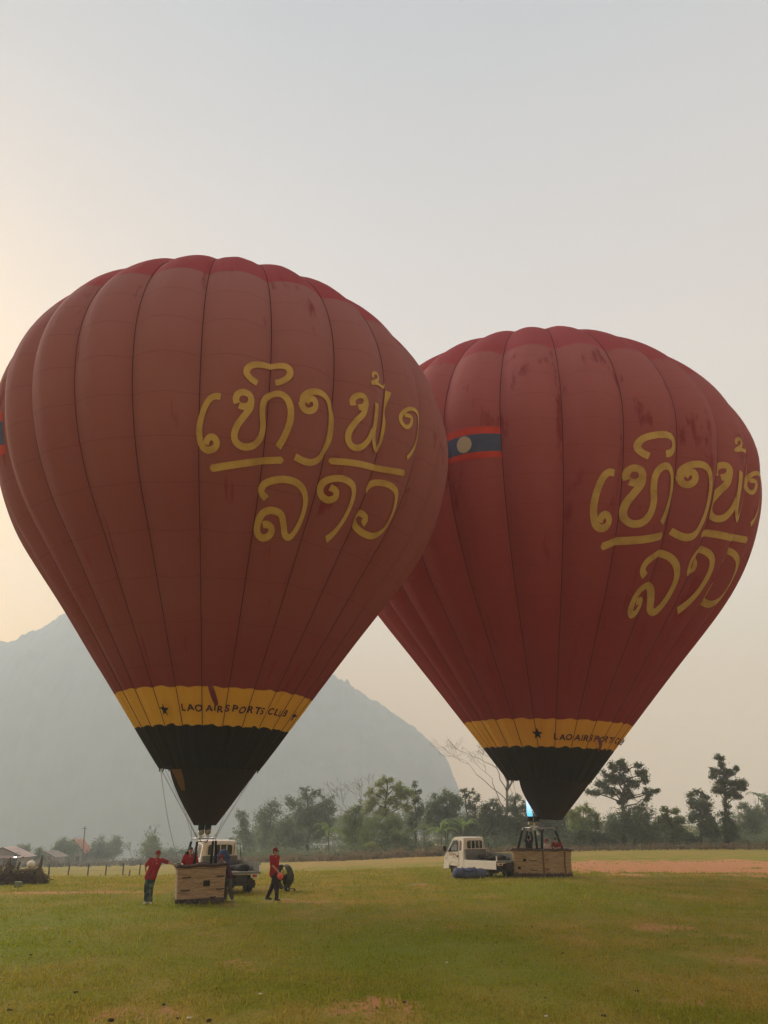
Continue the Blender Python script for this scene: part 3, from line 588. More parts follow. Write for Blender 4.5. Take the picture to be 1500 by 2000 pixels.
def burner(fr, org, c, s, lit=False):
    """one burner: coil of steel tube round a can, with valve block below"""
    b = obj('burner', MB().lathe(c, [(.07 * s, 0), (.085 * s, .02 * s), (.085 * s, .16 * s), (.11 * s, .20 * s), (.115 * s, .26 * s)], 14), M_COIL, fr, True, org)
    coil = [Vector(c) + Vector(((.105 + .012 * math.sin(t)) * s * math.cos(t), (.105 + .012 * math.sin(t)) * s * math.sin(t), (.05 + .022 * t / 6.283 * 1.0) * s)) for t in np.linspace(0, 6.283 * 5.5, 70)]
    obj('coil', MB().tube(coil, .011 * s, 5), M_COIL, b, True, org)
    obj('flame_can', MB().lathe((c[0], c[1], c[2] + .17 * s), [(.118 * s, 0), (.12 * s, .21 * s), (.112 * s, .21 * s), (.11 * s, .02 * s)], 14), M_SLEEVE, b, True, org)
    obj('valve_block', MB().box((c[0], c[1], c[2] - .05 * s), (.09 * s, .09 * s, .1 * s)).tube([(c[0], c[1], c[2] - .05 * s), (c[0] + .14 * s, c[1] - .05 * s, c[2] - .07 * s)], .015 * s, 5), M_STEEL, b, org=org)
    return b

# --- the nearer balloon
V1, M1 = [9.3057, 15.0905, 7.6053, 9.1687, 0.0126, -0.0356, 1.9844, 1.9053, -3.1067, -0.9321], [-6.7654, 30.9, 2.55]
V2, M2 = [12.7991, 19.2376, 10.326, 13.6674, 0.0314, -0.0388, 1.7754, 1.7724, 0.8896, 0.0301], [9.2783, 46.2, 2.8409]
M1 = [M1[0] + .10, M1[1], M1[2]]
env1 = Env(M1, V1, .42, 25, 4.3); env2 = Env(M2, V2, .65, 26, 8.5)
ENG = [('L', -6.9), ('A', -2.2), ('O', 2.5), ('A', 8.9), ('I', 12.2), ('R', 15.2), ('S', 19.6), ('P', 24.1), ('O', 29.0), ('R', 34.2), ('T', 38.6), ('S', 42.6), ('C', 49.3), ('L', 53.5), ('U', 57.9), ('B', 62.9)]
B1 = gnd(388, 30.55); org1 = tuple(B1); b1 = tuple(B1)
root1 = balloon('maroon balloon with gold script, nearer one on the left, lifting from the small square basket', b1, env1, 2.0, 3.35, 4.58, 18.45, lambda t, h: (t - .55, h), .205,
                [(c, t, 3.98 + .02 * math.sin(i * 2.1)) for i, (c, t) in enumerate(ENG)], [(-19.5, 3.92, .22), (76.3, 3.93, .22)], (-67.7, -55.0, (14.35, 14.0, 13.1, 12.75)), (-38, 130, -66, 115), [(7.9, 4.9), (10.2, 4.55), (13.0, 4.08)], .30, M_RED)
B2 = gnd(1060, 46.0); b2 = tuple(B2)
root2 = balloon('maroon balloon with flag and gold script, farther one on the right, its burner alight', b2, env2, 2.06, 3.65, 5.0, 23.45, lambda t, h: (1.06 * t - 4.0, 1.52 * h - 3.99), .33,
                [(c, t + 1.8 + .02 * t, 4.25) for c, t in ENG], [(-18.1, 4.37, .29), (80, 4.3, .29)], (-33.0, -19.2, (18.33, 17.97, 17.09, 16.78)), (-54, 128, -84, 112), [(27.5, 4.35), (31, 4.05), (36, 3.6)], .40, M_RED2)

# basket, frame and burners of the nearer balloon
MB1 = Matrix.Translation(B1) @ Matrix.Rotation(R(18), 4, 'Z') @ Matrix.Rotation(R(-1.6), 4, 'Y')
MB1 = Matrix.Translation((0, 0, .02)) @ MB1
bk1 = basket(root1, b1, MB1, 1.72, 1.15, 1.22, .05, M_WICKER, [], [(.18, .64, .22, .17)], [(-.52, .86, .30), (.66, .86, .28), (-.54, .45, .30), (.66, .45, .28), (.42, .20, .20)], [(-.62, .18, .08), (-.20, .16, .10), (-.80, .16, .08)], .17, .01)
def frame(root, org, M, zf, tops, corners, rimz, burn, s):
    F = [M @ Vector((x, y, zf)) for x, y in tops]
    fr = obj('burner_frame', MB().tube(F, .022 * s, 6, closed=True).tube([(F[0] + F[3]) / 2, (F[1] + F[2]) / 2], .016 * s, 6), M_STEEL, root, True, org)
    for f, (cx, cy) in zip(F, corners):
        r = M @ Vector((cx, cy, rimz))
        obj('padded_upright', MB().tube([r, r + (f - r) * .45, r + (f - r) * .88], [.050 * s, .052 * s, .042 * s], 8), M_SLEEVE, fr, True, org)
        obj('upright_rod', MB().tube([r + (f - r) * .86, f], .016 * s, 6), M_STEEL, fr, True, org)
    for c in burn: burner(fr, org, tuple(M @ Vector(c)), s)
    obj('hose', MB().tube([M @ Vector((-.1, 0, zf - .03)), M @ Vector((-.02, -.12, zf - .16)), M @ Vector((.16, -.1, zf - .15)), M @ Vector((.22, 0, zf - .02))], .014 * s, 5), M_SLEEVE, fr, True, org)
    obj('cross_pipe', MB().tube([M @ Vector((-.18, -.05, zf - .11)), M @ Vector((.20, -.05, zf - .09))], .016 * s, 6), mat('red_pipe', (.20, .05, .04), .6), fr, True, org)
    return fr, F
zc = 2.10
fr1, F1 = frame(root1, b1, MB1, zc, [(-.20, -.34), (.36, -.34), (.52, .28), (-.34, .28)], [(-.28, -.46), (.30, -.46), (.57, .42), (-.52, .42)], 1.22, [(-.06, -.02, zc + .12), (.18, -.02, zc + .12)], 1.0)
def cable(root, org, a, b, sag, r=.008, m=None, name='cable'):
    a = Vector(a); b = Vector(b); P = [a.lerp(b, t) - Vector((0, 0, sag * math.sin(math.pi * t))) for t in np.linspace(0, 1, 12)]
    return obj(name, MB().tube(P, r, 4), m or M_ROPE, root, org=org)
def on(env, th, h, off=0.0): return Vector(env.S(np.array([th]), np.array([h]), off)[0])
for th, k in ((-60, 0), (-48, 0), (-75, 0), (-120, 3), (-140, 3), (150, 2), (120, 2), (88, 1)):
    cable(root1, b1, on(env1, th, 2.0), F1[k], .0, .007)
for k in (0, 1):
    a = F1[k]; d = (on(env1, (-55, 85)[k], 2.0) - a).normalized()
    obj('carabiner', MB().tube([a + d * t + Vector((o, 0, 0)) for t, o in ((.05, .0), (.10, .035), (.20, .035), (.25, 0), (.20, -.035), (.10, -.035))], .010, 5, closed=True), M_STEEL, root1, org=b1)
cable(root1, b1, on(env1, -66, 2.0), MB1 @ Vector((-.75, -.45, 1.25)), .35, .009, name='crown_line')
# tan lining patch seen through the mouth
ug = np.linspace(0, 1, 8); H = 1.95 - .72 * ug[:, None] * np.ones(6); TH = (-36 + 3 * ug[:, None]) + np.linspace(0, 1, 6) * (15 - 7 * ug[:, None] ** 2)
grid_obj('tan_patch', env1.S(TH, H, .035, False), mat('tan_patch_cloth', (.17, .085, .035), .8, (.13, .065, .025), 3), root1, b1)

# basket, frame and burners of the farther balloon
MB2 = Matrix.Translation(B2 + Vector((0, 0, .01))) @ Matrix.Rotation(R(-9), 4, 'Z')
bk2 = basket(root2, b2, MB2, 3.22, 1.55, 1.33, .02, M_WICKER2, [.07, 1.24], [(-.92, .82, .14, .13), (-1.22, .44, .14, .12)], [(-.48, .80, .40), (.26, .84, .18), (-.46, .34, .38), (.26, .38, .18)],
             [(-1.35, .26, .06), (-1.0, .22, .07), (-.7, .22, .07), (-.3, .22, .06), (.3, .24, .08), (.7, .24, .08), (1.0, .24, .07), (1.4, .26, .06), (1.5, .26, .05)], .17, .035)
zc = 2.42
fr2, F2 = frame(root2, b2, MB2, zc, [(-.90, .05), (-.27, -.42), (.80, -.05), (.15, .42)], [(-1.24, .12), (-.20, -.62), (1.16, -.12), (.08, .62)], 1.33, [(-.46, -.05, zc + .12), (-.12, -.05, zc + .12)], 1.25)
for th, k in ((-100, 0), (-70, 0), (150, 3), (120, 2), (95, 2), (75, 2)):
    cable(root2, b2, on(env2, th, (2.06, .02)[k == 2]), F2[k], 0, .010)
def flame():
    c = MB2 @ Vector((-.46, -.05, zc + .40)); k = []
    for r, z, dx in ((.05, 0, 0), (.11, .08, 0), (.145, .24, -.01), (.15, .42, -.02), (.125, .66, -.05), (.09, .9, -.08), (.05, 1.12, -.11), (.012, 1.3, -.13)):
        k.append((r, z, dx))
    V = []; F = []; n = 14
    for r, z, dx in k: V += [(c[0] + dx + r * math.cos(2 * math.pi * j / n) * (1 + .12 * math.sin(3 * j + z * 6)), c[1] + r * math.sin(2 * math.pi * j / n), c[2] + z) for j in range(n)]
    for i in range(len(k) - 1):
        for j in range(n): F.append((i * n + j, i * n + (j + 1) % n, (i + 1) * n + (j + 1) % n, (i + 1) * n + j))
    obj('flame', MB().add(V, F), M_FLAME, root2, True, b2)
flame()
# ------------------------------------------------------------------ people
M_SKIN = mat('skin', (.42, .235, .155), .55, (.37, .20, .13), 9, spec=.3)
M_HAIR = mat('black_hair', (.012, .010, .009), .6, spec=.3)
M_SHIRT = mat('maroon_polo', (.31, .018, .028), .85, (.25, .014, .022), 5, bump=.5, bscale=9, spec=.1)
M_SHIRTP = mat('plum_shirt', (.085, .032, .045), .85, (.055, .022, .035), 5, bump=.5, bscale=9, spec=.1)
M_NAVY = mat('dark_plum_shirt', (.030, .014, .022), .85, (.020, .010, .018), 5, bump=.4, bscale=9, spec=.1)
M_CREAM = mat('pale_shirt', (.42, .33, .27), .85, (.35, .26, .21), 5, bump=.4, bscale=9, spec=.1)
M_CAMO = mat('camouflage_trousers', (.10, .135, .105), .9, (.028, .042, .038), 7, 3, bump=.5, bscale=8, spec=.1, lo=.46, hi=.54)
M_BLACKT = mat('black_trousers', (.020, .013, .016), .85, (.030, .020, .022), 6, bump=.5, bscale=8, spec=.1)
M_GREYT = mat('grey_trousers', (.095, .085, .085), .9, (.07, .06, .065), 6, bump=.5, bscale=8, spec=.1)
M_SHOEW = mat('white_shoe', (.60, .55, .45), .6, spec=.3); M_SHOEB = mat('black_shoe', (.015, .014, .014), .5, spec=.4)
M_CAP = mat('red_cap', (.28, .035, .036), .8, (.17, .02, .025), 9, spec=.1); M_CAPB = mat('black_visor', (.015, .013, .013), .7); M_CAPW = mat('white_print', (.6, .55, .5), .7)
M_GLOVE = mat('dark_glove', (.022, .024, .012), .8, spec=.1); M_EYE = mat('eye', (.02, .012, .01), .3); M_LIP = mat('lip', (.19, .075, .06), .5)
def fuse(mb, vox):
    """melt overlapping shapes into one continuous skin"""
    o = bpy.data.objects.new('tmp', mb.mesh('tmp')); C.objects.link(o)
    md = o.modifiers.new('r', 'REMESH'); md.mode = 'VOXEL'; md.voxel_size = vox
    ms = o.modifiers.new('s', 'SMOOTH'); ms.factor = .5; ms.iterations = 3
    me = bpy.data.meshes.new_from_object(o.evaluated_get(bpy.context.evaluated_depsgraph_get())); bpy.data.objects.remove(o); return me
def hand(mb, w, dirv, curl, side):
    """palm, four unequal bent fingers and a thumb from the side of the palm"""
    w = Vector(w); d = Vector(dirv).normalized(); c = Vector(curl).normalized(); c = (c - d * c.dot(d)).normalized(); s = d.cross(c) * side
    p = w + d * .075; mb.caps(w, p, .026, .030, 8); mb.caps(w + s * .018 + d * .02, p + s * .025, .016, .015, 6); mb.caps(w - s * .018 + d * .02, p - s * .025, .016, .015, 6)
    for i, L in enumerate((.062, .074, .070, .054)):
        a = p + s * (.030 - .020 * i); b = a + d * L * .5 + c * .012; e = b + d * L * .35 + c * L * .55
        mb.caps(a, b, .0105, .010, 6); mb.caps(b, e, .010, .0085, 6)
    a = w + d * .02 + s * .026; b = a + s * .030 + d * .032; e = b + d * .030 + c * .014; mb.caps(a, b, .014, .0115, 6); mb.caps(b, e, .0115, .009, 6)
def person(label, loc, rz, J, top, bottom, shoe, hat=None, hair=True, sleeve='short', glove=None, look=0.0, tilt=0.0, sc=1.0, legs=True, group='balloon crew and passengers', visor=None):
    """J: joints in metres; forward is -Y, x to the figure's left"""
    root = thing('person', label, 'person', loc, rz, group); V_ = lambda k: Vector(J[k])
    hip, ch, nk, hd = V_('hip'), V_('chest'), V_('neck'), V_('head'); up = (ch - hip).normalized()
    ax = (V_('shL') - V_('shR')).normalized(); fwd = ax.cross(up).normalized()
    if fwd.y > 0 and abs(J.get('turn', 0)) < 1: pass
    RH = Matrix.Rotation(look, 3, 'Z') @ Matrix.Rotation(tilt, 3, 'X'); H = lambda x, y, z: hd + RH @ Vector((x, y, z))
    b = MB()
    b.ell(hd + RH @ Vector((0, .008, .022)), (.074, .092, .098), 14, 10, RH); b.ell(H(0, -.022, -.045), (.058, .066, .070), 12, 8, RH); b.ell(H(0, -.050, -.085), (.028, .03, .022), 8, 6, RH)
    b.caps(H(0, -.083, .012), H(0, -.104, -.022), .010, .015, 6); b.ell(H(.078, .012, -.005), (.012, .022, .034), 8, 6, RH); b.ell(H(-.078, .012, -.005), (.012, .022, .034), 8, 6, RH)
    b.caps(H(-.03, -.074, .022), H(.03, -.074, .022), .014, .014, 6)
    b.caps(nk - up * .05, hd + RH @ Vector((0, .015, -.05)), .060, .054)
    mid = hip.lerp(ch, .5); hw = .085
    for sgn in (1, -1):
        b.caps(hip + ax * hw * sgn, mid + ax * .075 * sgn, .10, .085); b.caps(mid + ax * .075 * sgn, ch + ax * .085 * sgn, .085, .095); b.caps(ch + ax * .085 * sgn + up * .02, nk + ax * .05 * sgn - up * .05, .09, .055)
    top_mb = MB(); bot = MB()
    for sgn in (1, -1):
        top_mb.caps(hip + ax * hw * sgn - up * .07, mid + ax * .08 * sgn, .122, .108); top_mb.caps(mid + ax * .08 * sgn, ch + ax * .09 * sgn, .108, .115); top_mb.caps(ch + ax * .09 * sgn + up * .02, nk + ax * .055 * sgn - up * .055, .112, .066)
    for sd, sgn in (('L', 1), ('R', -1)):
        sh, el, wr = V_('sh' + sd), V_('el' + sd), V_('wr' + sd)
        b.caps(sh, el, .050, .039); b.caps(el, wr, .038, .026)
        hm = b
        if glove == sd: hm = MB()
        hand(hm, wr, Vector(J.get('hd' + sd, tuple(wr - el))), J.get('cu' + sd, (0, -1, -.4)), sgn)
        if glove == sd: link('glove', fuse(hm, .009), M_GLOVE, root, True)
        e2 = el if sleeve == 'long' else sh.lerp(el, .78)
        top_mb.caps(sh - (el - sh).normalized() * .01, e2, .070, .066 if sleeve == 'short' else .058); top_mb.caps(ch + up * .06 + ax * .08 * sgn, sh, .085, .070)
        if sleeve == 'long': top_mb.caps(el, wr.lerp(el, .06), .056, .042)
        if legs:
            h0 = hip + ax * hw * sgn; kn, an = V_('kn' + sd), V_('an' + sd)
            b.caps(h0, kn, .080, .052); b.caps(kn, an, .050, .036)
            bot.caps(h0 + up * .0, kn, .102, .080); bot.caps(kn, an + (kn - an) * .04, .080, .066); bot.caps(hip - up * .03 - ax * .03, hip - up * .03 + ax * .03, .104, .104)
            td = Vector(J.get('to' + sd, (0, -1, 0))).normalized(); s = MB()
            heel = Vector((an.x, an.y, an.z - .045)) - td * .05
            s.caps(heel, heel + td * .20 - Vector((0, 0, .012)), .045, .036, 10); s.caps(heel + Vector((0, 0, .05)), heel + td * .07 + Vector((0, 0, .03)), .046, .042, 8)
            s.box(heel + td * .085 - Vector((0, 0, .036)), (.07, .27, .02), Matrix.Rotation(math.atan2(td.x, -td.y), 3, 'Z')); link('shoe', fuse(s, .014), shoe, root, True)
    link('body', fuse(b, .0115), M_SKIN, root, True); link('shirt', fuse(top_mb, .018), top, root, True)
    if legs: link('trousers', fuse(bot, .018), bottom, root, True)
    cl = MB(); P = [nk + up * -.005 + (ax * math.cos(t) + fwd * math.sin(t)) * .066 for t in np.linspace(0, 2 * math.pi, 13)[:-1]]; obj('collar', cl.tube(P, .016, 6, closed=True), top, root, True)
    for sgn in (1, -1): obj('eye', MB().ell(H(.030 * sgn, -.084, .006), (.011, .007, .006), 8, 6, RH), M_EYE, root, True); obj('eyebrow', MB().caps(H(.046 * sgn, -.080, .026), H(.016 * sgn, -.090, .028), .004, .005, 5), M_HAIR, root, True)
    obj('mouth', MB().caps(H(-.022, -.087, -.055), H(.022, -.087, -.055), .005, .005, 6), M_LIP, root, True)
    if hair:
        h = MB(); h.ell(H(0, .012, .050), (.082, .096, .082), 16, 10, RH, -.25); h.ell(H(0, .050, .0), (.076, .062, .085), 12, 8, RH); link('hair', fuse(h, .016), M_HAIR, root, True)
    if hat:
        c = obj('cap', MB().lathe(H(0, .010, .040), [(.092, -.012), (.094, .0), (.090, .03), (.074, .065), (.045, .086), (.012, .094), (.001, .095)], 16, RH), hat, root, True)
        vm = MB(); n = 9; Vv = []
        for k in range(n):
            t = math.pi * k / (n - 1); x = -.078 * math.cos(t); f = math.sin(t)
            Vv += [tuple(H(x, -.055 - .02 * f, .034)), tuple(H(x * 1.03, -.055 - .115 * f, .024 - .012 * (1 - f))), tuple(H(x * 1.03, -.055 - .113 * f, .014 - .012 * (1 - f))), tuple(H(x, -.055 - .02 * f, .024))]
        vm.add(Vv, [(k * 4 + j, k * 4 + (j + 1) % 4, k * 4 + 4 + (j + 1) % 4, k * 4 + 4 + j) for k in range(n - 1) for j in range(4)]); obj('visor', vm, visor or hat, c)
        obj('button', MB().ell(H(0, .010, .134), (.008, .008, .006), 8, 5), hat, c)
    root.scale = (sc, sc, sc); return root

# man steadying the basket with an outstretched arm
p = gnd(290, 30.1)
J = dict(hip=(-.01, 0, .90), chest=(.09, .0, 1.24), neck=(.135, .0, 1.44), head=(.150, -.03, 1.565), shL=(.31, .0, 1.385), elL=(.56, -.05, 1.30), wrL=(.79, -.06, 1.225), shR=(-.07, .01, 1.40), elR=(-.25, .06, 1.18), wrR=(-.20, .03, .98),
         knL=(.03, -.03, .50), anL=(.06, .0, .085), knR=(-.13, -.02, .50), anR=(-.10, .03, .085), toL=(.35, -1, 0), toR=(-.25, -1, 0), hdR=(.5, -.3, -.7), hdL=(1, .1, .05), cuL=(0, 0, -1))
person('man in maroon polo and camouflage trousers leaning one arm on the basket rim', p, R(4), J, M_SHIRT, M_CAMO, M_SHOEW, M_CAP, True, glove='L', look=R(-14), sc=1.02)
obj('chest_badge', MB().ell((.17, -.118, 1.28), (.022, .008, .034), 10, 6), mat('pink_badge', (.42, .16, .16), .8), bpy.data.objects['person'])
def standing(lean=0.0, arms=None, spread=.10):
    J = dict(hip=(0, 0, .90), chest=(0, -lean * .35, 1.24), neck=(0, -lean * .55, 1.44), head=(0, -lean * .65 - .03, 1.565), shL=(.19, -lean * .5, 1.385), shR=(-.19, -lean * .5, 1.385), elL=(.25, .02 - lean * .3, 1.12), elR=(-.25, .02 - lean * .3, 1.12),
             wrL=(.23, -.14 - lean * .3, .92), wrR=(-.23, -.14 - lean * .3, .92), knL=(spread, -.03, .49), anL=(spread, .02, .085), knR=(-spread, -.03, .49), anR=(-spread, .02, .085))
    J.update(arms or {}); return J
# passenger standing in the nearer basket
q = MB1 @ Vector((-.42, .02, .13))
person('dark haired man in maroon polo standing bareheaded in the nearer basket', q, R(8), standing(0, dict(elL=(.27, -.06, 1.14), wrL=(.16, -.26, 1.10), elR=(-.27, -.05, 1.14), wrR=(-.22, -.28, 1.12))), M_SHIRT, M_BLACKT, M_SHOEB, None, True, look=R(8))
# man bending over the basket's right end
q = gnd(444, 31.3)
person('man in plum shirt, red cap and grey trousers stooping at the basket end', q, R(-72), standing(.55, dict(chest=(0, -.14, 1.20), neck=(0, -.25, 1.36), head=(0, -.33, 1.455), shL=(.19, -.20, 1.32), shR=(-.19, -.20, 1.32), elL=(.20, -.36, 1.14), wrL=(.14, -.52, 1.20), elR=(-.22, -.36, 1.12), wrR=(-.18, -.54, 1.18), knL=(.09, .05, .49), anL=(.09, .16, .085), knR=(-.10, -.12, .50), anR=(-.10, -.06, .085)), .1),
       M_SHIRTP, M_GREYT, mat('pale_yellow_shoe', (.50, .42, .22), .6), M_CAP, True, 'long', tilt=R(20), sc=.98)
# crew member striding to the right
p4 = gnd(533, 31.6)
person('man in maroon polo and black trousers striding past the fan with an orange ball', p4, R(62), standing(0, dict(chest=(0, .01, 1.25), neck=(0, .015, 1.455), head=(0, -.02, 1.585), shR=(-.19, .03, 1.40), elR=(-.25, -.10, 1.12), wrR=(-.235, -.33, .95), elL=(.25, .10, 1.14), wrL=(.24, .06, .90), knL=(.09, .10, .49), anL=(.09, .30, .10), knR=(-.09, -.20, .50), anR=(-.09, -.22, .085), toL=(0, -1, 0), toR=(0, -1, 0), hdR=(0, -.7, -.9))),
       M_SHIRT, M_BLACKT, M_SHOEB, M_CAP, True, look=R(0), visor=M_CAPB, sc=1.04)
mk = Matrix.Translation(p4) @ Matrix.Rotation(R(62), 4, 'Z'); bc = mk @ Vector((-.235 * 1.04, -.44 * 1.04, .80)); bc.z = .815
ball = MB().ell((0, 0, 0), (.108, .108, .108), 20, 14); bo = obj('orange_ball', ball, mat('orange_vinyl', (.75, .11, .035), .45, (.62, .07, .02), 7, spec=.5), None, True); bo.location = bc
tag(bo, 'bright orange ball in the hand of the striding man', 'ball'); obj('valve_knot', MB().caps((-.055, .045, .085), (-.075, .06, .112), .018, .012), M_CAPB, bo, True)
# people in and behind the farther basket
q = MB2 @ Vector((-.62, .05, .34))
person('pilot in dark plum shirt reaching both arms up to the burner', q, R(150), standing(0, dict(elL=(.19, -.16, 1.62), wrL=(.10, -.20, 1.92), elR=(-.17, -.14, 1.64), wrR=(-.04, -.16, 1.88), shL=(.19, 0, 1.42), shR=(-.19, 0, 1.42))), M_NAVY, M_BLACKT, M_SHOEB, M_NAVY, True, 'long', tilt=R(-12))
q = MB2 @ Vector((.38, -.15, .13))
person('small passenger in red cap and pale shirt looking left in the farther basket', q, R(-62), standing(.05), M_CREAM, M_GREYT, M_SHOEB, M_CAP, True, sc=1.03)
q = MB2 @ Vector((.98, .02, .13))
person('broad passenger in red shirt bent forward beside the right upright of the farther basket', q, R(-50), standing(.35, dict(chest=(0, -.10, 1.32), neck=(0, -.20, 1.50), head=(0, -.28, 1.60), shL=(.24, -.14, 1.46), shR=(-.24, -.14, 1.46), elL=(.30, -.28, 1.26), wrL=(.18, -.46, 1.22), elR=(-.30, -.26, 1.26), wrR=(-.16, -.46, 1.22))), mat('red_shirt', (.26, .020, .018), .85, (.22, .015, .015), 5, spec=.1), M_BLACKT, M_SHOEB, None, True, sc=1.04)
q = gnd(999, 46.6)
person('person in dark clothes and red cap crouching at the left end of the farther basket', q, R(-70) + R(130), standing(.5, dict(chest=(0, -.16, 1.08), neck=(0, -.28, 1.22), head=(0, -.36, 1.30), shL=(.19, -.24, 1.18), shR=(-.19, -.24, 1.18), hip=(0, .05, .78), elL=(.22, -.38, .98), wrL=(.14, -.50, 1.05), elR=(-.22, -.38, .98), wrR=(-.14, -.50, 1.05), knL=(.12, -.16, .46), knR=(-.12, -.16, .46))), M_NAVY, M_BLACKT, M_SHOEB, M_CAP, True, 'long', tilt=R(25))

# ------------------------------------------------------------------ trucks
M_PAINT = mat('cream_white_paint', (.84, .79, .68), .38, (.78, .72, .61), 1.4, 5, spec=.5, lo=.4, hi=.7)
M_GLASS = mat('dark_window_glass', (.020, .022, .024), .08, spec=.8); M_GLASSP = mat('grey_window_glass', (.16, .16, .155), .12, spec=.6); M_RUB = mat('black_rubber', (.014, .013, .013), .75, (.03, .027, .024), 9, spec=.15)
M_BED = mat('grey_bed_metal', (.22, .22, .20), .65, (.16, .16, .145), 3, 6, spec=.3); M_GATE = mat('grey_green_gate', (.26, .28, .25), .6, (.2, .21, .18), 3, spec=.3)
M_CHAS = mat('dirty_chassis', (.030, .026, .022), .85, (.06, .045, .034), 6, spec=.15); M_RIM = mat('wheel_steel', (.28, .27, .25), .5, (.16, .14, .12), 9, spec=.4)
M_LAMP = mat('red_lamp', (.34, .030, .020), .3, spec=.6); M_LAMPW = mat('clear_lamp', (.62, .58, .50), .25, spec=.6); M_LAMPA = mat('amber_lamp', (.50, .20, .03), .3, spec=.6); M_MARK = mat('faded_red_print', (.42, .12, .09), .7)
M_TARP = mat('black_tarp', (.020, .018, .018), .8, (.035, .03, .028), 5, bump=.8, bscale=5, spec=.2)
def truck():
    t = thing('flatbed_truck', 'x', 'truck', (0, 0, 0), 0, 'white flatbed trucks'); W = .85
    y0, y1 = 2.72, 4.42                       # cab rear wall, nose
    # cab shell: side outline at belt and roof with tumblehome
    side = [(y0, .34), (y0, 1.18), (y0 + .02, 1.25), (y0 + .05, 1.80), (y0 + .10, 1.93), (y0 + .22, 1.975), (y0 + .62, 1.985), (y0 + .88, 1.95), (y0 + 1.02, 1.87), (y0 + 1.44, 1.22), (y0 + 1.56, 1.08), (y1, .92), (y1 + .02, .60), (y1 - .02, .32)]
    def half(z): return W if z <= 1.12 else W - (z - 1.12) * .135
    n = len(side); V = []; F = []
    cols = [(-1, 0), (-.97, .03), (-.80, .055), (0, .065), (.80, .055), (.97, .03), (1, 0)]
    for y, z in side:
        ins = 1 if (z > .9) else 0
        for sx, crown in cols:
            yy = y; zz = z
            if z > 1.9: zz = z + (crown - .05) * .6
            if y > y0 + 1.0: yy = y + (crown - .03) * 1.6 * (1 if y > y0 + 1.3 else .8)
            if y < y0 + .12 and z > .5: yy = y - (crown - .03) * .5
            V.append((sx * half(z), yy, zz))
    k = len(cols)
    for i in range(n - 1):
        for j in range(k - 1): F.append((i * k + j, i * k + j + 1, (i + 1) * k + j + 1, (i + 1) * k + j))
    arch = [(y0 + .92 + .37 * math.cos(a), .36 + .37 * math.sin(a)) for a in np.linspace(math.pi, 0, 12)]
    low = [(y0, .34), (arch[0][0], .34)] + [(y, max(z, .34)) for y, z in arch[1:-1]] + [(arch[-1][0], .34), side[-1]]
    for sx in (-1, 1):
        s0 = len(V); P = low + side[1:-1][::-1]
        V += [(sx * half(z), y, z) for y, z in P]; F.append(tuple(range(s0, s0 + len(P))) if sx > 0 else tuple(range(s0 + len(P) - 1, s0 - 1, -1)))
    me = MB().add(V, F).mesh('cab'); bm_smooth = link('cab', me, M_PAINT, t)
    cab = bm_smooth
    md = cab.modifiers.new('edge', 'BEVEL'); md.width = .025; md.segments = 2; md.limit_method = 'ANGLE'; md.angle_limit = R(35)
    # windscreen, roof gutter, rear window with its guard bars
    def quad(pts, th, m, name, par):
        P = [Vector(p) for p in pts]; nrm = (P[1] - P[0]).cross(P[2] - P[0]).normalized(); k = len(P); V = [p + nrm * th for p in P] + [p - nrm * .01 for p in P]
        return obj(name, MB().add(V, [tuple(range(k)), tuple(range(2 * k - 1, k - 1, -1))] + [(i, k + i, k + (i + 1) % k, (i + 1) % k) for i in range(k)]), m, par)
    quad([(-.70, y0 + 1.50, 1.20), (-.58, y0 + 1.10, 1.82), (.58, y0 + 1.10, 1.82), (.70, y0 + 1.50, 1.20)][::-1], .03, M_GLASS, 'windscreen', t)
    def rr2(cx, cz, w, h, rad): return [(cx + x, cz + z) for x, z in rrect(w, h, rad, 4)]
    def rear(x, z): return (x, y0 + .01 - .055 * .5 + .0, z)
    yb = y0 - .035
    g = obj('rear_window', MB().prism([(x, z) for x, z in rr2(0, 1.565, 1.04, .42, .09)], 1, yb - .004, yb + .05), M_GLASS, t)
    obj('window_seal', MB().tube([(x, yb - .006, z) for x, z in rr2(0, 1.565, 1.06, .44, .09)], .014, 5, closed=True), M_RUB, g)
    for x in (-.29, .0, .29): obj('guard_bar', MB().box((x, yb - .022, 1.565), (.035, .022, .43)), M_PAINT, g)
    for sx in (-1, 1):
        ht = lambda z: sx * (half(z) + .0)
        # driver's door: panel, window, handle, mirror
        out = [(y0 + .42, .48), (y0 + .42, 1.18), (y0 + .44, 1.80), (y0 + .56, 1.86), (y0 + .98, 1.84), (y0 + 1.36, 1.24), (y0 + 1.40, .90), (y0 + 1.33, .70), (y0 + 1.30, .50)]
        dv = [(ht(z) + sx * .008, y, z) for y, z in out]; d = obj('door', MB().add(dv + [(x - sx * .02, y, z) for x, y, z in dv], [tuple(range(len(dv))) if sx < 0 else tuple(range(len(dv) - 1, -1, -1))] + [(i, (i + 1) % len(dv), len(dv) + (i + 1) % len(dv), len(dv) + i) for i in range(len(dv))]), M_PAINT, t)
        gap = obj('door_gap', MB().tube([(ht(z) + sx * .004, y, z) for y, z in out], .007, 4, closed=True), M_RUB, d)
        win = [(y0 + .47, 1.24), (y0 + .50, 1.74), (y0 + .58, 1.80), (y0 + .93, 1.78), (y0 + 1.28, 1.26), (y0 + 1.30, 1.20)]
        wv = [(ht(z) + sx * .016, y, z) for y, z in win]; wd = obj('door_window', MB().add(wv, [tuple(range(len(wv))) if sx < 0 else tuple(range(len(wv) - 1, -1, -1))]), M_GLASS, d)
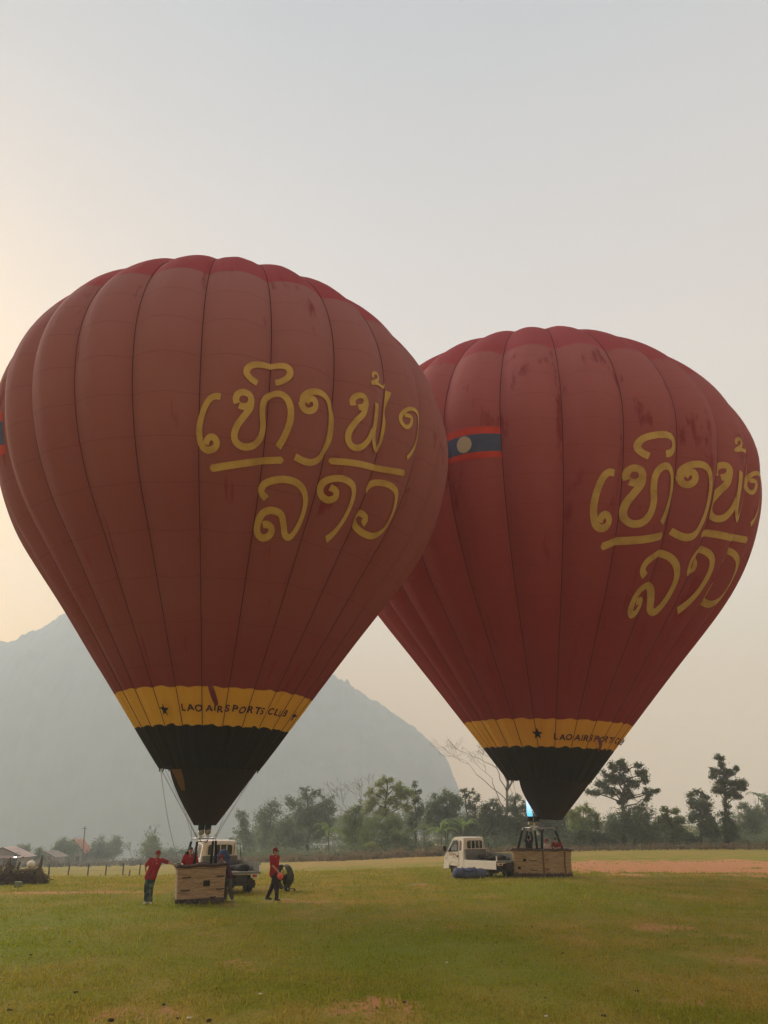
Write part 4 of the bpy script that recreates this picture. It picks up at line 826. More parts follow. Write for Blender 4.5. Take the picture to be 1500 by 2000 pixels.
        inner = [(y0 + .55, 1.28), (y0 + .57, 1.58), (y0 + .80, 1.60), (y0 + 1.02, 1.40), (y0 + 1.08, 1.28)]; iv = [(ht(z) + sx * .020, y, z) for y, z in inner]
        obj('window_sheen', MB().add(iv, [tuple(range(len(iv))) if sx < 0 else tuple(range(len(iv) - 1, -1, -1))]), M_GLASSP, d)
        obj('window_seal', MB().tube([(ht(z) + sx * .016, y, z) for y, z in win], .016, 5, closed=True), M_RUB, d)
        obj('handle', MB().box((ht(.98) + sx * .02, y0 + .50, .985), (.03, .10, .10)), M_RUB, d)
        qv = [(ht(z) + sx * .010, y, z) for y, z in ((y0 + .18, 1.30), (y0 + .20, 1.72), (y0 + .27, 1.80), (y0 + .37, 1.80), (y0 + .37, 1.26))]
        obj('quarter_panel', MB().add(qv, [tuple(range(5)) if sx < 0 else (4, 3, 2, 1, 0)]), mat('tinted_quarter', (.20, .09, .06), .5), t)
        m_ = obj('mirror', MB().tube([(ht(1.2), y0 + 1.40, 1.22), (sx * .98, y0 + 1.46, 1.24), (sx * .99, y0 + 1.44, 1.40)], .015, 5), M_RUB, t)
        obj('mirror_head', MB().prism(rr2(sx * 1.0, 1.36, .16, .28, .05), 1, y0 + 1.40, y0 + 1.50), M_RUB, m_)
        obj('headlight', MB().prism(rr2(sx * .58, .80, .34, .20, .06), 1, y1 - .02, y1 + .06), M_LAMPW, t)
        obj('wheel_arch', MB().tube([(ht(.5) + sx * .012, y, z) for y, z in arch], .018, 5), M_PAINT, t)
    obj('bumper', MB().box((0, y1 + .03, .42), (1.66, .14, .22)), M_PAINT, t)
    # faded lettering strokes on the left door
    pr = MB(); rr_ = random.Random(3)
    for row, (a, b_, z) in enumerate(((y0 + .62, y0 + 1.18, 1.12), (y0 + .60, y0 + 1.25, 1.06), (y0 + .70, y0 + .95, .92))):
        y = a
        while y < b_: w = rr_.uniform(.02, .05); pr.box((-(half(z) + .012), y, z + .03 * (y - a)), (.004, w * .6, rr_.uniform(.02, .045))); y += w + .015
    pr.box((-(half(1.0) + .012), y0 + .92, 1.02), (.004, .62, .012)); obj('door_print', pr, M_MARK, t)
    obj('side_marker', MB().box((-.862, y1 - .16, .86), (.012, .07, .04)), M_CHAS, t)
    # chassis, axle, wheels
    ch = obj('chassis', MB().box((-.36, 2.1, .50), (.09, 4.0, .16)).box((.36, 2.1, .50), (.09, 4.0, .16)).box((0, .22, .50), (1.15, .10, .12)).box((0, 1.6, .5), (.7, .1, .12)).box((0, 3.3, .42), (.8, .9, .2)), M_CHAS, t)
    obj('rear_axle', MB().tube([(-.7, .93, .33), (-.16, .93, .33), (0, .93, .31), (.16, .93, .33), (.7, .93, .33)], [.05, .06, .15, .06, .05], 8), M_CHAS, ch)
    obj('fuel_tank', MB().box((.50, 1.95, .46), (.32, .7, .26)), M_CHAS, ch); obj('spare_wheel', MB().lathe((0, .45, .40), [(.05, -.08), (.27, -.08), (.29, 0), (.27, .08), (.05, .08)], 18), M_RUB, ch, True)
    obj('rear_bar', MB().box((0, .06, .36), (1.30, .06, .10)), M_CHAS, ch); obj('number_plate', MB().box((-.2, .028, .52), (.34, .012, .16)), M_CHAS, ch)
    for sx in (-1, 1):
        for y in (.93, y0 + .92):
            w = obj('wheel', MB().lathe((sx * .68, y, .325), [(.19, -.11), (.30, -.115), (.325, -.08), (.33, 0), (.325, .08), (.30, .115), (.19, .11)], 24, Matrix.Rotation(math.pi / 2, 3, 'Y')), M_RUB, t, True)
            obj('rim', MB().lathe((sx * .68, y, .325), [(.19, -.10), (.18, -.04), (.08, .0), (.001, .0), (.08, .02), (.18, .05), (.19, .10)], 18, Matrix.Rotation(math.pi / 2, 3, 'Y')).tube([(sx * .70, y, .325), (sx * .80, y, .325)], [.05, .045], 8), M_RIM, w, True)
        obj('mud_flap', MB().box((sx * .66, .50, .34), (.30, .015, .30)), M_RUB, t)
        lm = obj('tail_light', MB().box((sx * .60, .035, .665), (.34, .05, .14)), M_PAINT, t); obj('red_lens', MB().box((sx * .585, .006, .665), (.20, .02, .10)), M_LAMP, lm); obj('clear_lens', MB().box((sx * .72, .006, .665), (.06, .02, .09)), M_LAMPW, lm); obj('amber_lens', MB().box((sx * .66, .006, .665), (.045, .02, .09)), M_LAMPA, lm)
    # load bed: floor boards, headboard, gates
    bd = obj('load_bed', MB().box((0, 1.36, .775), (1.66, 2.62, .06)).box((0, .045, .775), (1.68, .05, .09)), M_BED, t)
    for i in range(6): obj('floor_rib', MB().box((-.70 + .28 * i, 1.36, .812), (.06, 2.58, .012)), M_BED, bd)
    hb = obj('headboard', MB().box((0, 2.645, 1.08), (1.62, .04, .56)), M_BED, t)
    for z in (.90, 1.06, 1.22): obj('headboard_rib', MB().box((0, 2.618, z), (1.56, .014, .045)), M_BED, hb)
    obj('head_frame', MB().tube([(-.80, 2.64, .80), (-.80, 2.64, 1.37), (.80, 2.64, 1.37), (.80, 2.64, .80)], .022, 6), M_PAINT, hb)
    sg = obj('side_gate', MB().box((-.865, 1.36, .595), (.035, 2.58, .36)), M_PAINT, t); sg['label'] = 'dropped cream side gate'
    for i in range(5): obj('gate_hinge', MB().box((-.85, .3 + .54 * i, .80), (.05, .06, .035)), M_PAINT, sg)
    obj('gate_rail', MB().tube([(-.85, .06, .795), (-.85, 2.66, .795)], .022, 6), M_PAINT, sg)
    sg = obj('side_gate', MB().box((.83, 1.36, .99), (.035, 2.58, .36)), M_GATE, t); sg['label'] = 'raised grey green side gate'
    for i in range(3): obj('gate_rib', MB().box((.808, 1.36, .88 + .11 * i), (.012, 2.54, .03)), M_GATE, sg)
    tg = obj('tail_gate', MB().box((0, -.005, .575), (0.5, .025, .28)), M_CHAS, t)
    for x in (-.81, .83): obj('gate_post', MB().box((x, .06, .92), (.05, .05, .3)), M_PAINT, t)
    obj('rack_frame', MB().tube([(.62, 2.63, 1.37), (.62, 2.60, 1.84), (.84, 2.52, 1.84), (.86, 2.42, 1.30), (.90, 2.30, 1.18)], .014, 6), M_RUB, t)
    ld = MB(); 
    for k in range(16):
        x = .05 + .62 * rr_.random(); y = .9 + 1.5 * rr_.random() * (1 - .4 * x); r_ = .09 + .13 * rr_.random(); ld.ell((x, y, .82 + r_ * .5), (r_ * 1.5, r_ * 1.3, r_ * (.6 + .5 * rr_.random())), 10, 7, Matrix.Rotation(rr_.uniform(-.6, .6), 3, 'X'))
    return t, ld
tr1, ld = truck()
def place_truck(t, wx, wpx, wrow, ang):
    """put the truck so that the wheel at (wx, .93) stands where it should"""
    e = PITCH - math.atan((wrow - 1000) / FPX); Y = -CAM_H / math.tan(e); P = gnd(wpx, Y); v = Matrix.Rotation(ang, 3, 'Z') @ Vector((wx, .93, 0)); t.location = P - v; t.location.z = P.z; t.rotation_euler = (0, 0, ang)
tr2 = copy_tree(tr1)
place_truck(tr2, -.70, 953, 1712, R(35)); place_truck(tr1, .70, 484, 1741, R(31))
tr1['label'] = 'cream white flatbed truck parked behind the square basket, open tail towards the grass'
tr2['label'] = 'cream white flatbed truck with faded red door print parked behind the blue bag'
ldm = fuse(ld, .05)
for t, nm_, lb in ((tr1, 'load', 'black tarpaulin heap on the bed of the truck behind the nearer basket'), (tr2, 'load', 'black tarpaulin heap on the bed of the truck beside the blue bag')):
    o = link('tarpaulin_heap', ldm, M_TARP if not ldm.materials else None, None, True); o.location = t.location; o.rotation_euler = t.rotation_euler; tag(o, lb, 'tarpaulin', 'tarpaulins on the trucks')
bt = MB().ell((.02, 2.28, 1.22), (.30, .24, .42), 14, 10).ell((.06, 2.2, .98), (.34, .30, .20), 12, 8)
o = link('blue_bundle', fuse(bt, .04), mat('blue_sheet', (.045, .075, .19), .7, (.03, .05, .14), 4, bump=.6, spec=.2), None, True); o.location = tr1.location; o.rotation_euler = tr1.rotation_euler
tag(o, 'rounded blue bundle standing against the rear window of the nearer truck', 'bundle'); obj('bundle_tie', MB().tube([(.02 + .30 * math.cos(a), 2.27 + .25 * math.sin(a), 1.30) for a in np.linspace(0, 6.283, 17)[:-1]], .012, 5, closed=True), M_SLEEVE, o)

# ------------------------------------------------------------------ envelope bag, fan
bp_ = gnd(917, 44.6); bm = MB()
for x in np.linspace(-.62, .62, 7): bm.ell((x, 0, .27 + .02 * math.sin(x * 9)), (.27, .36, .27 + .02 * math.cos(x * 7)), 14, 9)
bm.ell((-.72, .02, .20), (.20, .30, .18), 12, 8).ell((.70, .02, .26), (.2, .33, .24), 12, 8).ell((-.5, -.05, .42), (.2, .2, .1), 10, 7)
o = link('envelope_bag', fuse(bm, .04), mat('blue_grey_canvas', (.070, .095, .19), .8, (.10, .115, .18), 2.2, 5, bump=.9, bscale=5, spec=.2), None, True); o.location = bp_; o.rotation_euler = (0, 0, R(4))
tag(o, 'stuffed dark blue canvas bag lying on the grass before the truck', 'bag')
for x in (-.35, .30): obj('bag_strap', MB().tube([(x + .02 * math.sin(3 * a), .385 * math.cos(a), .275 + .292 * math.sin(a)) for a in np.linspace(-.2, 3.34, 14)], .016, 5), M_NAVY, o)
obj('bag_handle', MB().tube([(-.28, -.30, .42), (-.15, -.36, .36), (.08, -.36, .36), (.2, -.30, .42)], .016, 5), M_NAVY, o)
fp = gnd(553, 36.2)
fan = thing('inflation_fan', 'large round caged fan standing on the grass behind the striding man', 'fan', fp, R(-46))
M_CAGE = mat('olive_cage_wire', (.06, .058, .035), .6, (.045, .042, .028), 8, spec=.3)
cr = [Vector((.46 * math.cos(a), 0, .56 + .46 * math.sin(a))) for a in np.linspace(0, 2 * math.pi, 33)[:-1]]
cg = obj('cage', MB().tube([c + Vector((0, -.14, 0)) for c in cr], .018, 6, closed=True).tube([c + Vector((0, .14, 0)) for c in cr], .018, 6, closed=True), M_CAGE, fan, True)
obj('shroud', MB().lathe((0, 0, .56), [(.452, -.14), (.452, .14), (.446, .14), (.446, -.14)], 32, Matrix.Rotation(math.pi / 2, 3, 'X')), M_CAGE, cg, True)
for yy in (-.15, .15):
    g = MB()
    for r_ in (.12, .2, .28, .36): g.tube([(r_ * math.cos(a), yy * 1.15, .56 + r_ * math.sin(a)) for a in np.linspace(0, 2 * math.pi, 25)[:-1]], .004, 4, closed=True)
    for a in np.linspace(0, 2 * math.pi, 17)[:-1]: g.tube([(.06 * math.cos(a), yy * 1.2, .56 + .06 * math.sin(a)), (.45 * math.cos(a), yy * .95, .56 + .45 * math.sin(a))], .004, 4)
    obj('guard_grille', g, M_CAGE, cg)
pr_ = obj('propeller_hub', MB().lathe((0, 0, .56), [(.001, -.09), (.06, -.07), (.07, .05), (.001, .06)], 14, Matrix.Rotation(math.pi / 2, 3, 'X')), M_RUB, fan, True)
for k in range(4):
    a = k * math.pi / 2 + .4; u_ = Vector((math.cos(a), 0, math.sin(a))); w_ = Vector((-math.sin(a), 0, math.cos(a))); V = []
    for t_ in np.linspace(.05, .41, 6):
        hw_ = .035 + .05 * math.sin(math.pi * (t_ / .45)); tw = .9 - t_ * 1.2
        V += [Vector((0, 0, .56)) + u_ * t_ + w_ * hw_ * math.cos(tw) + Vector((0, hw_ * math.sin(tw), 0)), Vector((0, 0, .56)) + u_ * t_ - w_ * hw_ * math.cos(tw) - Vector((0, hw_ * math.sin(tw), 0))]
    obj('blade', MB().add([v + Vector((0, o_, 0)) for o_ in (0, .012) for v in V], [(2 * i + s_, 2 * i + 1 + s_, 2 * i + 3 + s_, 2 * i + 2 + s_) for s_ in (0, 12) for i in range(5)] + [(2 * i + e_, 2 * i + 2 + e_, 2 * i + 14 + e_, 2 * i + 12 + e_) for e_ in (0, 1) for i in range(5)]), M_RUB, pr_)
en = obj('engine', MB().box((0, .30, .50), (.30, .26, .26)).ell((0, .30, .66), (.12, .10, .08), 10, 7).tube([(.12, .3, .62), (.2, .36, .66)], .035, 8), M_CHAS, fan)
obj('pull_start', MB().lathe((0, .44, .50), [(.10, -.01), (.10, .02), (.03, .03), (.001, .03)], 14, Matrix.Rotation(-math.pi / 2, 3, 'X')), M_STEEL, en)
obj('stand', MB().tube([(-.36, -.12, .24), (-.34, -.12, .14), (-.34, .34, .10)], .018, 6).tube([(.36, -.12, .24), (.34, -.12, .14), (.34, .34, .10)], .018, 6).tube([(-.34, .3, .34), (.34, .3, .34)], .016, 6), M_CAGE, fan)
for x in (-.40, .40):
    w = obj('wheel', MB().lathe((x, -.08, .12), [(.05, -.03), (.11, -.035), (.12, 0), (.11, .035), (.05, .03)], 16, Matrix.Rotation(math.pi / 2, 3, 'Y')), M_RUB, fan, True); obj('rim', MB().lathe((x, -.08, .12), [(.05, -.025), (.001, -.01), (.001, .01), (.05, .025)], 12, Matrix.Rotation(math.pi / 2, 3, 'Y')), M_RIM, w, True)
obj('foot', MB().box((-.34, .34, .05), (.05, .05, .10)).box((.34, .34, .05), (.05, .05, .10)), M_RUB, fan)
# ------------------------------------------------------------------ trees, shrubs, fences, houses
def leafmat(name, a, b, t=.35):
    a = tuple(c * 1.18 for c in a); b = tuple(c * 1.18 for c in b); t = min(.5, t + .13)
    return mat(name, a, .75, b, .55, 3, spec=.12, trans=t, lo=.35, hi=.65)
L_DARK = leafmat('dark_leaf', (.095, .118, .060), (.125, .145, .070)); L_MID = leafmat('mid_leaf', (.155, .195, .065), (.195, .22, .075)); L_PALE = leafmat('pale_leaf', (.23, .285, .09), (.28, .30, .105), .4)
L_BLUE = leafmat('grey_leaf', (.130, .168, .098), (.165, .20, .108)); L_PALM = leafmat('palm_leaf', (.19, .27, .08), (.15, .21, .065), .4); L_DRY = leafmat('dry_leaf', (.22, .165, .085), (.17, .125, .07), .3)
L_SCRUB = leafmat('scrub_leaf', (.17, .15, .115), (.125, .125, .085), .3)
M_BARK = mat('bark', (.085, .068, .052), .95, (.055, .045, .036), 5, bump=.6, spec=.05); M_BARKP = mat('pale_bark', (.20, .165, .135), .95, (.14, .115, .095), 3, bump=.5, spec=.05); M_TWIG = mat('twig', (.10, .075, .058), .95, spec=.05)
def leaves(cents, rads, n, size, flat=.55):
    """n leaf quads spread through the balls at cents with radii rads"""
    cents = np.array(cents, float); rads = np.array(rads, float)
    w = rads ** 2; k = rng.choice(len(cents), n, p=w / w.sum()); d = rng.normal(size=(n, 3)); d /= np.linalg.norm(d, axis=1, keepdims=True)
    P = cents[k] + d * (rads[k] * np.abs(rng.normal(size=n) * .72) ** .85)[:, None] * np.array([1, 1, .82])
    nn = d * .5 + rng.normal(size=(n, 3)) * .6 + np.array([0, 0, flat]); nn /= np.linalg.norm(nn, axis=1, keepdims=True)
    u = np.cross(nn, rng.normal(size=(n, 3))); u /= np.linalg.norm(u, axis=1, keepdims=True); v = np.cross(nn, u); s = size * (.55 + .9 * rng.random(n))[:, None]
    V = np.stack([P - u * s * .62, P + v * s * .30 - u * s * .1, P + u * s * .62, P - v * s * .30 + u * s * .05], 1)
    return V.reshape(-1, 3), np.arange(n * 4).reshape(-1, 4)
def branch(mb, a, b, r0, r1, sag=0.0, n=6, wob=.06, k=5):
    a = Vector(a); b = Vector(b); L = (b - a).length; P = []
    for t in np.linspace(0, 1, k):
        p = a.lerp(b, t); p += Vector((random.gauss(0, 1), random.gauss(0, 1), random.gauss(0, .5))) * wob * L * math.sin(math.pi * t) * .6; p.z += sag * math.sin(math.pi * t) * L; P.append(p)
    mb.tube(P, [r0 + (r1 - r0) * t for t in np.linspace(0, 1, k)], n); return P
def wpx(px, Y): return px / FPX * Y * .926
def hpx(px, Y): return px * 1.205 / FPX * Y
def tree(name, label, Y, bx, clusters, lm, n=2200, leaf=.30, tr=.14, sub=7, group='trees round the field', cat='tree', lean=None, base_py=None, gap=.42, bark=None):
    """clusters: (px, py, rx, ry) lobes of the crown as ellipsoids at distance Y"""
    B = gnd(bx, Y); root = thing(name, label, cat, B, 0, group); tk = MB(); cents = []; rads = []
    lo = min(clusters, key=lambda c: -c[1]); hi = min(clusters, key=lambda c: c[1]); top = pt(hi[0], hi[1], Y)
    fork = B.lerp(Vector((pt(sum(c[0] for c in clusters) / len(clusters), 1500, Y).x, Y, top.z)), .42)
    branch(tk, B - Vector((0, 0, .3)), fork, tr * 1.25, tr * .8, 0, 8, .05); trunk_top = branch(tk, fork, top, tr * .8, tr * .2, 0, 7, .08)
    for (px, py, rx_, ry_) in clusters:
        Cc = pt(px, py, Y); a, c = wpx(rx_, Y) * 1.12, hpx(ry_, Y) * 1.12; Cc.y += random.uniform(-.5, .5) * a
        s0 = fork.lerp(top, min(.8, max(.05, (Cc.z - fork.z) / max(top.z - fork.z, .5) - .2))); branch(tk, s0, Cc, tr * .34, tr * .10, .05, 6, .1)
        ns = max(6, int(sub * 1.6 * (a * c) ** .5 / 1.1)); ns = min(ns, 34)
        cents.append(Cc); rads.append(.72 * min(a, c)); cents.append(Cc + Vector((a * .4, 0, -c * .1))); rads.append(.5 * min(a, c)); cents.append(Cc - Vector((a * .4, 0, c * .1))); rads.append(.5 * min(a, c))
        for q in range(ns):
            d = Vector((random.gauss(0, 1), random.gauss(0, 1), random.gauss(0, 1))).normalized() * (random.random() ** .4) * .82
            p = Cc + Vector((d.x * a, d.y * a, d.z * c)); r = gap * 1.35 * min(a, c) * random.uniform(.5, 1.2); cents.append(p); rads.append(r)
            if q % 2 == 0: branch(tk, Cc.lerp(p, .05), p, tr * .10, tr * .03, 0, 4, .12, 4)
    obj('trunk', tk, bark or M_BARK, root, True, B)
    V, F = leaves(cents, rads, int(n * 2.2), leaf * .85); link('crown', np_mesh('crown', V - np.array(B), F), lm, root)
    return root
def bare(name, label, Y, bx, top_px, top_py, spread, tr=.1, depth=4, group='trees round the field', bark=None, first=None, kids=3, cat='bare tree', rmin=.012):
    """leafless tree: trunk and repeatedly forking twigs"""
    B = gnd(bx, Y); root = thing(name, label, cat, B, 0, group); tk = MB(); tw = MB(); top = pt(top_px, top_py, Y); L = (top - B).length
    def grow(p, d, l, r, k):
        e = p + d * l; m = tk if k >= depth - 1 else tw; P = branch(m, p, e, r, r * .62, .03, 6 if k > 2 else 4, .14, 4)
        if k == 0: return
        for j in range(kids if k > 1 else 2):
            nd = (d + Vector((random.gauss(0, 1), random.gauss(0, .7), random.gauss(0, .6))) * spread).normalized(); nd.z = nd.z * .9 + .12
            s = P[-1] if j < 2 else P[2]; grow(s, nd.normalized(), l * random.uniform(.55, .82), max(r * .58, rmin), k - 1)
    if first: 
        for (a, b, r0) in first: 
            pa, pb = pt(*a, Y), pt(*b, Y); branch(tk, pa if a[1] < 1640 else B - Vector((0, 0, .2)), pb, r0, r0 * .6, .02, 8, .05); grow(pb, (pb - pa).normalized(), (pb - pa).length * .45, r0 * .5, depth - 1)
    else: grow(B - Vector((0, 0, .2)), (top - B).normalized(), L * .38, tr, depth)
    obj('trunk', tk, bark or M_BARK, root, True, B)
    if tw.v: obj('twigs', tw, M_TWIG, root, org=B)
    return root
def palm(label, Y, bx, top_py, fr=1.9, n=11, lm=None, tr=.09, name='banana_plant', cat='plant'):
    B = gnd(bx, Y); T = pt(bx, top_py, Y); T.z -= fr * .25; root = thing(name, label, cat, B, 0, 'palms and banana plants at the field edge'); tk = MB(); branch(tk, B - Vector((0, 0, .2)), T, tr, tr * .6, 0, 7, .03); obj('trunk', tk, M_BARKP, root, True, B)
    for i in range(n):
        a = 2 * math.pi * i / n + random.uniform(-.3, .3); el = random.uniform(.35, 1.25); L_ = fr * random.uniform(.75, 1.15); V = []; F = []
        for k, t in enumerate(np.linspace(0, 1, 9)):
            e = el - t * t * 1.9; 
            if k == 0: p = T.copy()
            else: p = p + Vector((math.cos(a) * math.cos(e), math.sin(a) * math.cos(e), math.sin(e))) * L_ / 8
            w = (.05 + .30 * math.sin(math.pi * min(1, t * .92 + .06))) * fr * .26; s = Vector((-math.sin(a), math.cos(a), 0)); dr = Vector((0, 0, -.35 * w))
            V += [p - s * w + dr, p, p + s * w + dr]
        for k in range(8):
            o = k * 3
            if k % 2 or random.random() < .75: F += [(o, o + 1, o + 4, o + 3)]
            if random.random() < .85: F += [(o + 1, o + 2, o + 5, o + 4)]
        obj('frond', MB().add(V, F), lm or L_PALM, root, True, B)
    return root

# --- the wooded edge, left to right
tree('shade_tree', 'bushy grey green tree right of the house with the lamp, left of the orange gable', 205, 122, [(120, 1648, 17, 12), (128, 1662, 22, 14), (112, 1666, 14, 12), (135, 1672, 16, 10)], L_BLUE, 2600, .42, .22)
tree('shade_tree', 'rounded grey green tree just right of the leaning utility pole', 215, 194, [(195, 1648, 17, 10), (198, 1662, 22, 14), (184, 1668, 16, 12), (210, 1670, 14, 10)], L_BLUE, 2600, .42, .22)
tree('shade_tree', 'smaller pale rounded tree right beside the rounded one by the pole', 240, 224, [(225, 1644, 12, 10), (226, 1658, 15, 14), (218, 1668, 12, 9)], L_BLUE, 1800, .45, .2)
tree('shade_tree', 'greener bushy tree behind the head of the man with the outstretched arm', 190, 297, [(296, 1640, 12, 9), (297, 1655, 18, 14), (288, 1667, 14, 12), (308, 1668, 14, 11)], L_MID, 2200, .40, .2)
bare('bare_tree', 'thin bare tree rising behind the greener bushy tree', 195, 290, 289, 1612, .30, .10, 4, rmin=.03)
bare('bare_tree', 'thin bare tree spreading beside the leaning utility pole', 225, 152, 152, 1628, .45, .09, 4, rmin=.03)
bare('bare_tree', 'brown leafless shrub tree between the small pale tree and the greener one', 215, 258, 256, 1640, .5, .09, 4, rmin=.035)
tree('leafy_bush', 'low grey bush at the right end of the house with the lamp', 190, 45, [(42, 1656, 14, 8), (50, 1664, 14, 9)], L_BLUE, 900, .40, .1, cat='bush')
tree('leafy_bush', 'dark bush behind the pale round dish', 175, 78, [(76, 1668, 11, 10), (84, 1676, 12, 8)], L_BLUE, 900, .38, .1, cat='bush')
for (bx, cl), wh in zip(((330, [(330, 1668, 18, 12), (318, 1674, 14, 9)]), (362, [(360, 1672, 20, 10)]), (25, [(15, 1686, 18, 6)]), (420, [(424, 1664, 18, 14), (440, 1668, 14, 12)])), ('left of the nearer basket', 'behind the man in the basket', 'behind the house with the lamp', 'behind the nearer truck cab')):
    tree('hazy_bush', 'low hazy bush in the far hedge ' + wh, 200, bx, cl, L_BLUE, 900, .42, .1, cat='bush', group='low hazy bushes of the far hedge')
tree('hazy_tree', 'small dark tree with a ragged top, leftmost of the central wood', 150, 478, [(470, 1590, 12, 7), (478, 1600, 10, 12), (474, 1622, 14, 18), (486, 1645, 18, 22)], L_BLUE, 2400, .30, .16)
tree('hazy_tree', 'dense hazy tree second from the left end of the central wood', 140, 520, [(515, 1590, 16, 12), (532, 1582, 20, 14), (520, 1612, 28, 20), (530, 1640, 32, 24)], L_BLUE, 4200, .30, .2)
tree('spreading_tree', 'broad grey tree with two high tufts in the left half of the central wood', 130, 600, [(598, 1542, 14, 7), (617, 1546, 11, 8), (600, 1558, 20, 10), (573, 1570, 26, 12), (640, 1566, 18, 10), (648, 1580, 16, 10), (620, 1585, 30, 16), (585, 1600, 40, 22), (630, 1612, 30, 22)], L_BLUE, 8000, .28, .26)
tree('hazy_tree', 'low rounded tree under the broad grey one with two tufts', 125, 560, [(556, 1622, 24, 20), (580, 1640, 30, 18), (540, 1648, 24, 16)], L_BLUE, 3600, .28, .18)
bare('bare_tree', 'pinkish bare crown between the broad grey tree and the pale green one', 150, 700, 700, 1530, .42, .13, 5, rmin=.028)
tree('bamboo_clump', 'olive bamboo clump left of the pale green open crowned tree', 112, 685, [(690, 1582, 14, 14), (702, 1574, 10, 10), (680, 1604, 20, 20), (705, 1610, 22, 22), (690, 1636, 28, 22)], L_MID, 4600, .22, .1, cat='bamboo')
tree('open_crowned_tree', 'tall pale green tree with open crown, highest of the central wood', 110, 760, [(756, 1524, 14, 7), (740, 1532, 12, 7), (775, 1536, 16, 8), (722, 1548, 13, 7), (748, 1548, 18, 9), (782, 1552, 16, 9), (728, 1566, 18, 9), (765, 1566, 24, 10), (798, 1548, 12, 8), (716, 1580, 12, 8), (750, 1584, 22, 9), (795, 1574, 14, 9)], L_PALE, 5200, .24, .24, 6, gap=.46)
tree('slender_tree', 'slender dark tree at the right shoulder of the pale green one', 114, 812, [(810, 1534, 7, 6), (806, 1548, 9, 6), (818, 1545, 8, 5), (812, 1562, 10, 10), (820, 1582, 14, 14), (808, 1604, 16, 16)], L_DARK, 2600, .22, .14)
tree('olive_bush', 'olive shrubbery under the pale green open crowned tree', 106, 740, [(730, 1614, 24, 18), (765, 1610, 26, 20), (750, 1640, 36, 18), (715, 1645, 22, 16), (790, 1640, 26, 18)], L_MID, 5200, .22, .14, cat='bush')
tree('dome_tree', 'wide dark dome shaped tree right of the slender one', 112, 872, [(870, 1556, 26, 11), (850, 1568, 22, 14), (892, 1566, 20, 14), (868, 1585, 36, 20), (880, 1612, 38, 22), (840, 1605, 22, 20)], L_BLUE, 7000, .24, .22)
tree('layered_tree', 'dark tree with flat layered tufts left of the farther balloon', 108, 916, [(906, 1542, 11, 5), (922, 1546, 10, 5), (912, 1556, 16, 6), (930, 1560, 9, 7), (918, 1575, 12, 9), (926, 1600, 18, 18), (910, 1630, 22, 22)], L_DARK, 4400, .22, .17)
tree('ivy_clad_tree', 'dark ivy clad tree under the bare branching tree', 104, 958, [(950, 1575, 10, 10), (965, 1570, 14, 9), (950, 1598, 22, 18), (975, 1600, 20, 18), (960, 1630, 30, 20)], L_DARK, 5200, .22, .2)
tree('ivy_clad_tree', 'dark leafy tree behind the burner flame of the farther balloon', 103, 1010, [(1005, 1560, 20, 9), (1000, 1580, 18, 12), (1022, 1575, 12, 10), (1005, 1610, 32, 22), (1020, 1640, 36, 18)], L_DARK, 5600, .22, .2)
bare('bare_tree', 'large bare tree with thick pale trunk and long drooping twigs beside the farther balloon', 109, 994, 985, 1520, .42, .4, 5, bark=M_BARKP, kids=3, rmin=.012,
     first=[((996, 1650), (990, 1545), .26), ((994, 1600), (962, 1530), .07), ((992, 1566), (930, 1512), .06), ((991, 1550), (970, 1500), .08), ((990, 1545), (1010, 1510), .14), ((970, 1500), (925, 1478), .045), ((990, 1548), (998, 1480), .10)])
for i, (bx, cl, lm) in enumerate((((1050), [(1045, 1600, 24, 18), (1075, 1612, 24, 18), (1060, 1640, 34, 16)], L_DARK), (1100, [(1100, 1590, 20, 14), (1090, 1615, 24, 18), (1110, 1640, 26, 16)], L_BLUE))):
    tree('dense_bush', ('dark dense bush behind the farther basket', 'grey dense bush right of the farther basket')[i], 102, bx, cl, lm, 4200, .22, .14, cat='bush')
tree('pale_shrub', 'pale loose shrub in front of the large spreading tree on the right', 98, 1135, [(1120, 1590, 18, 10), (1140, 1580, 20, 9), (1155, 1592, 16, 10), (1128, 1610, 26, 14), (1160, 1615, 20, 14)], L_PALE, 3800, .20, .12, cat='shrub')
tree('spreading_tree', 'large spreading dark tree partly behind the skirt of the farther balloon', 96, 1215, [(1212, 1488, 10, 7), (1198, 1498, 14, 7), (1222, 1502, 16, 8), (1245, 1494, 8, 8), (1190, 1514, 16, 8), (1252, 1512, 13, 8), (1172, 1532, 16, 8), (1208, 1522, 22, 10), (1238, 1530, 18, 9), (1262, 1524, 8, 6), (1160, 1550, 16, 7), (1192, 1546, 20, 9), (1228, 1550, 22, 9), (1262, 1548, 18, 7), (1282, 1545, 8, 4), (1265, 1560, 8, 5), (1215, 1566, 16, 7)], L_DARK, 8200, .22, .30, 6, gap=.46)
tree('dense_bush', 'dense dark bush at the foot of the large spreading tree', 95, 1235, [(1225, 1592, 28, 16), (1255, 1590, 24, 16), (1240, 1618, 40, 20), (1275, 1622, 22, 18), (1200, 1612, 24, 18)], L_BLUE, 6600, .22, .16, cat='bush')
tree('dense_bush', 'rough dark thicket right of the farther basket and left of the spreading tree', 94, 1160, [(1150, 1628, 30, 14), (1180, 1632, 26, 12), (1125, 1634, 18, 10)], L_DARK, 3600, .20, .12, cat='bush')
tree('layered_tree', 'medium tree with tiered crown midway between the two tall ones on the right', 97, 1312, [(1298, 1582, 9, 6), (1318, 1586, 10, 6), (1302, 1598, 16, 9), (1325, 1604, 14, 9), (1308, 1620, 26, 14), (1335, 1628, 16, 12)], L_MID, 4400, .22, .16)
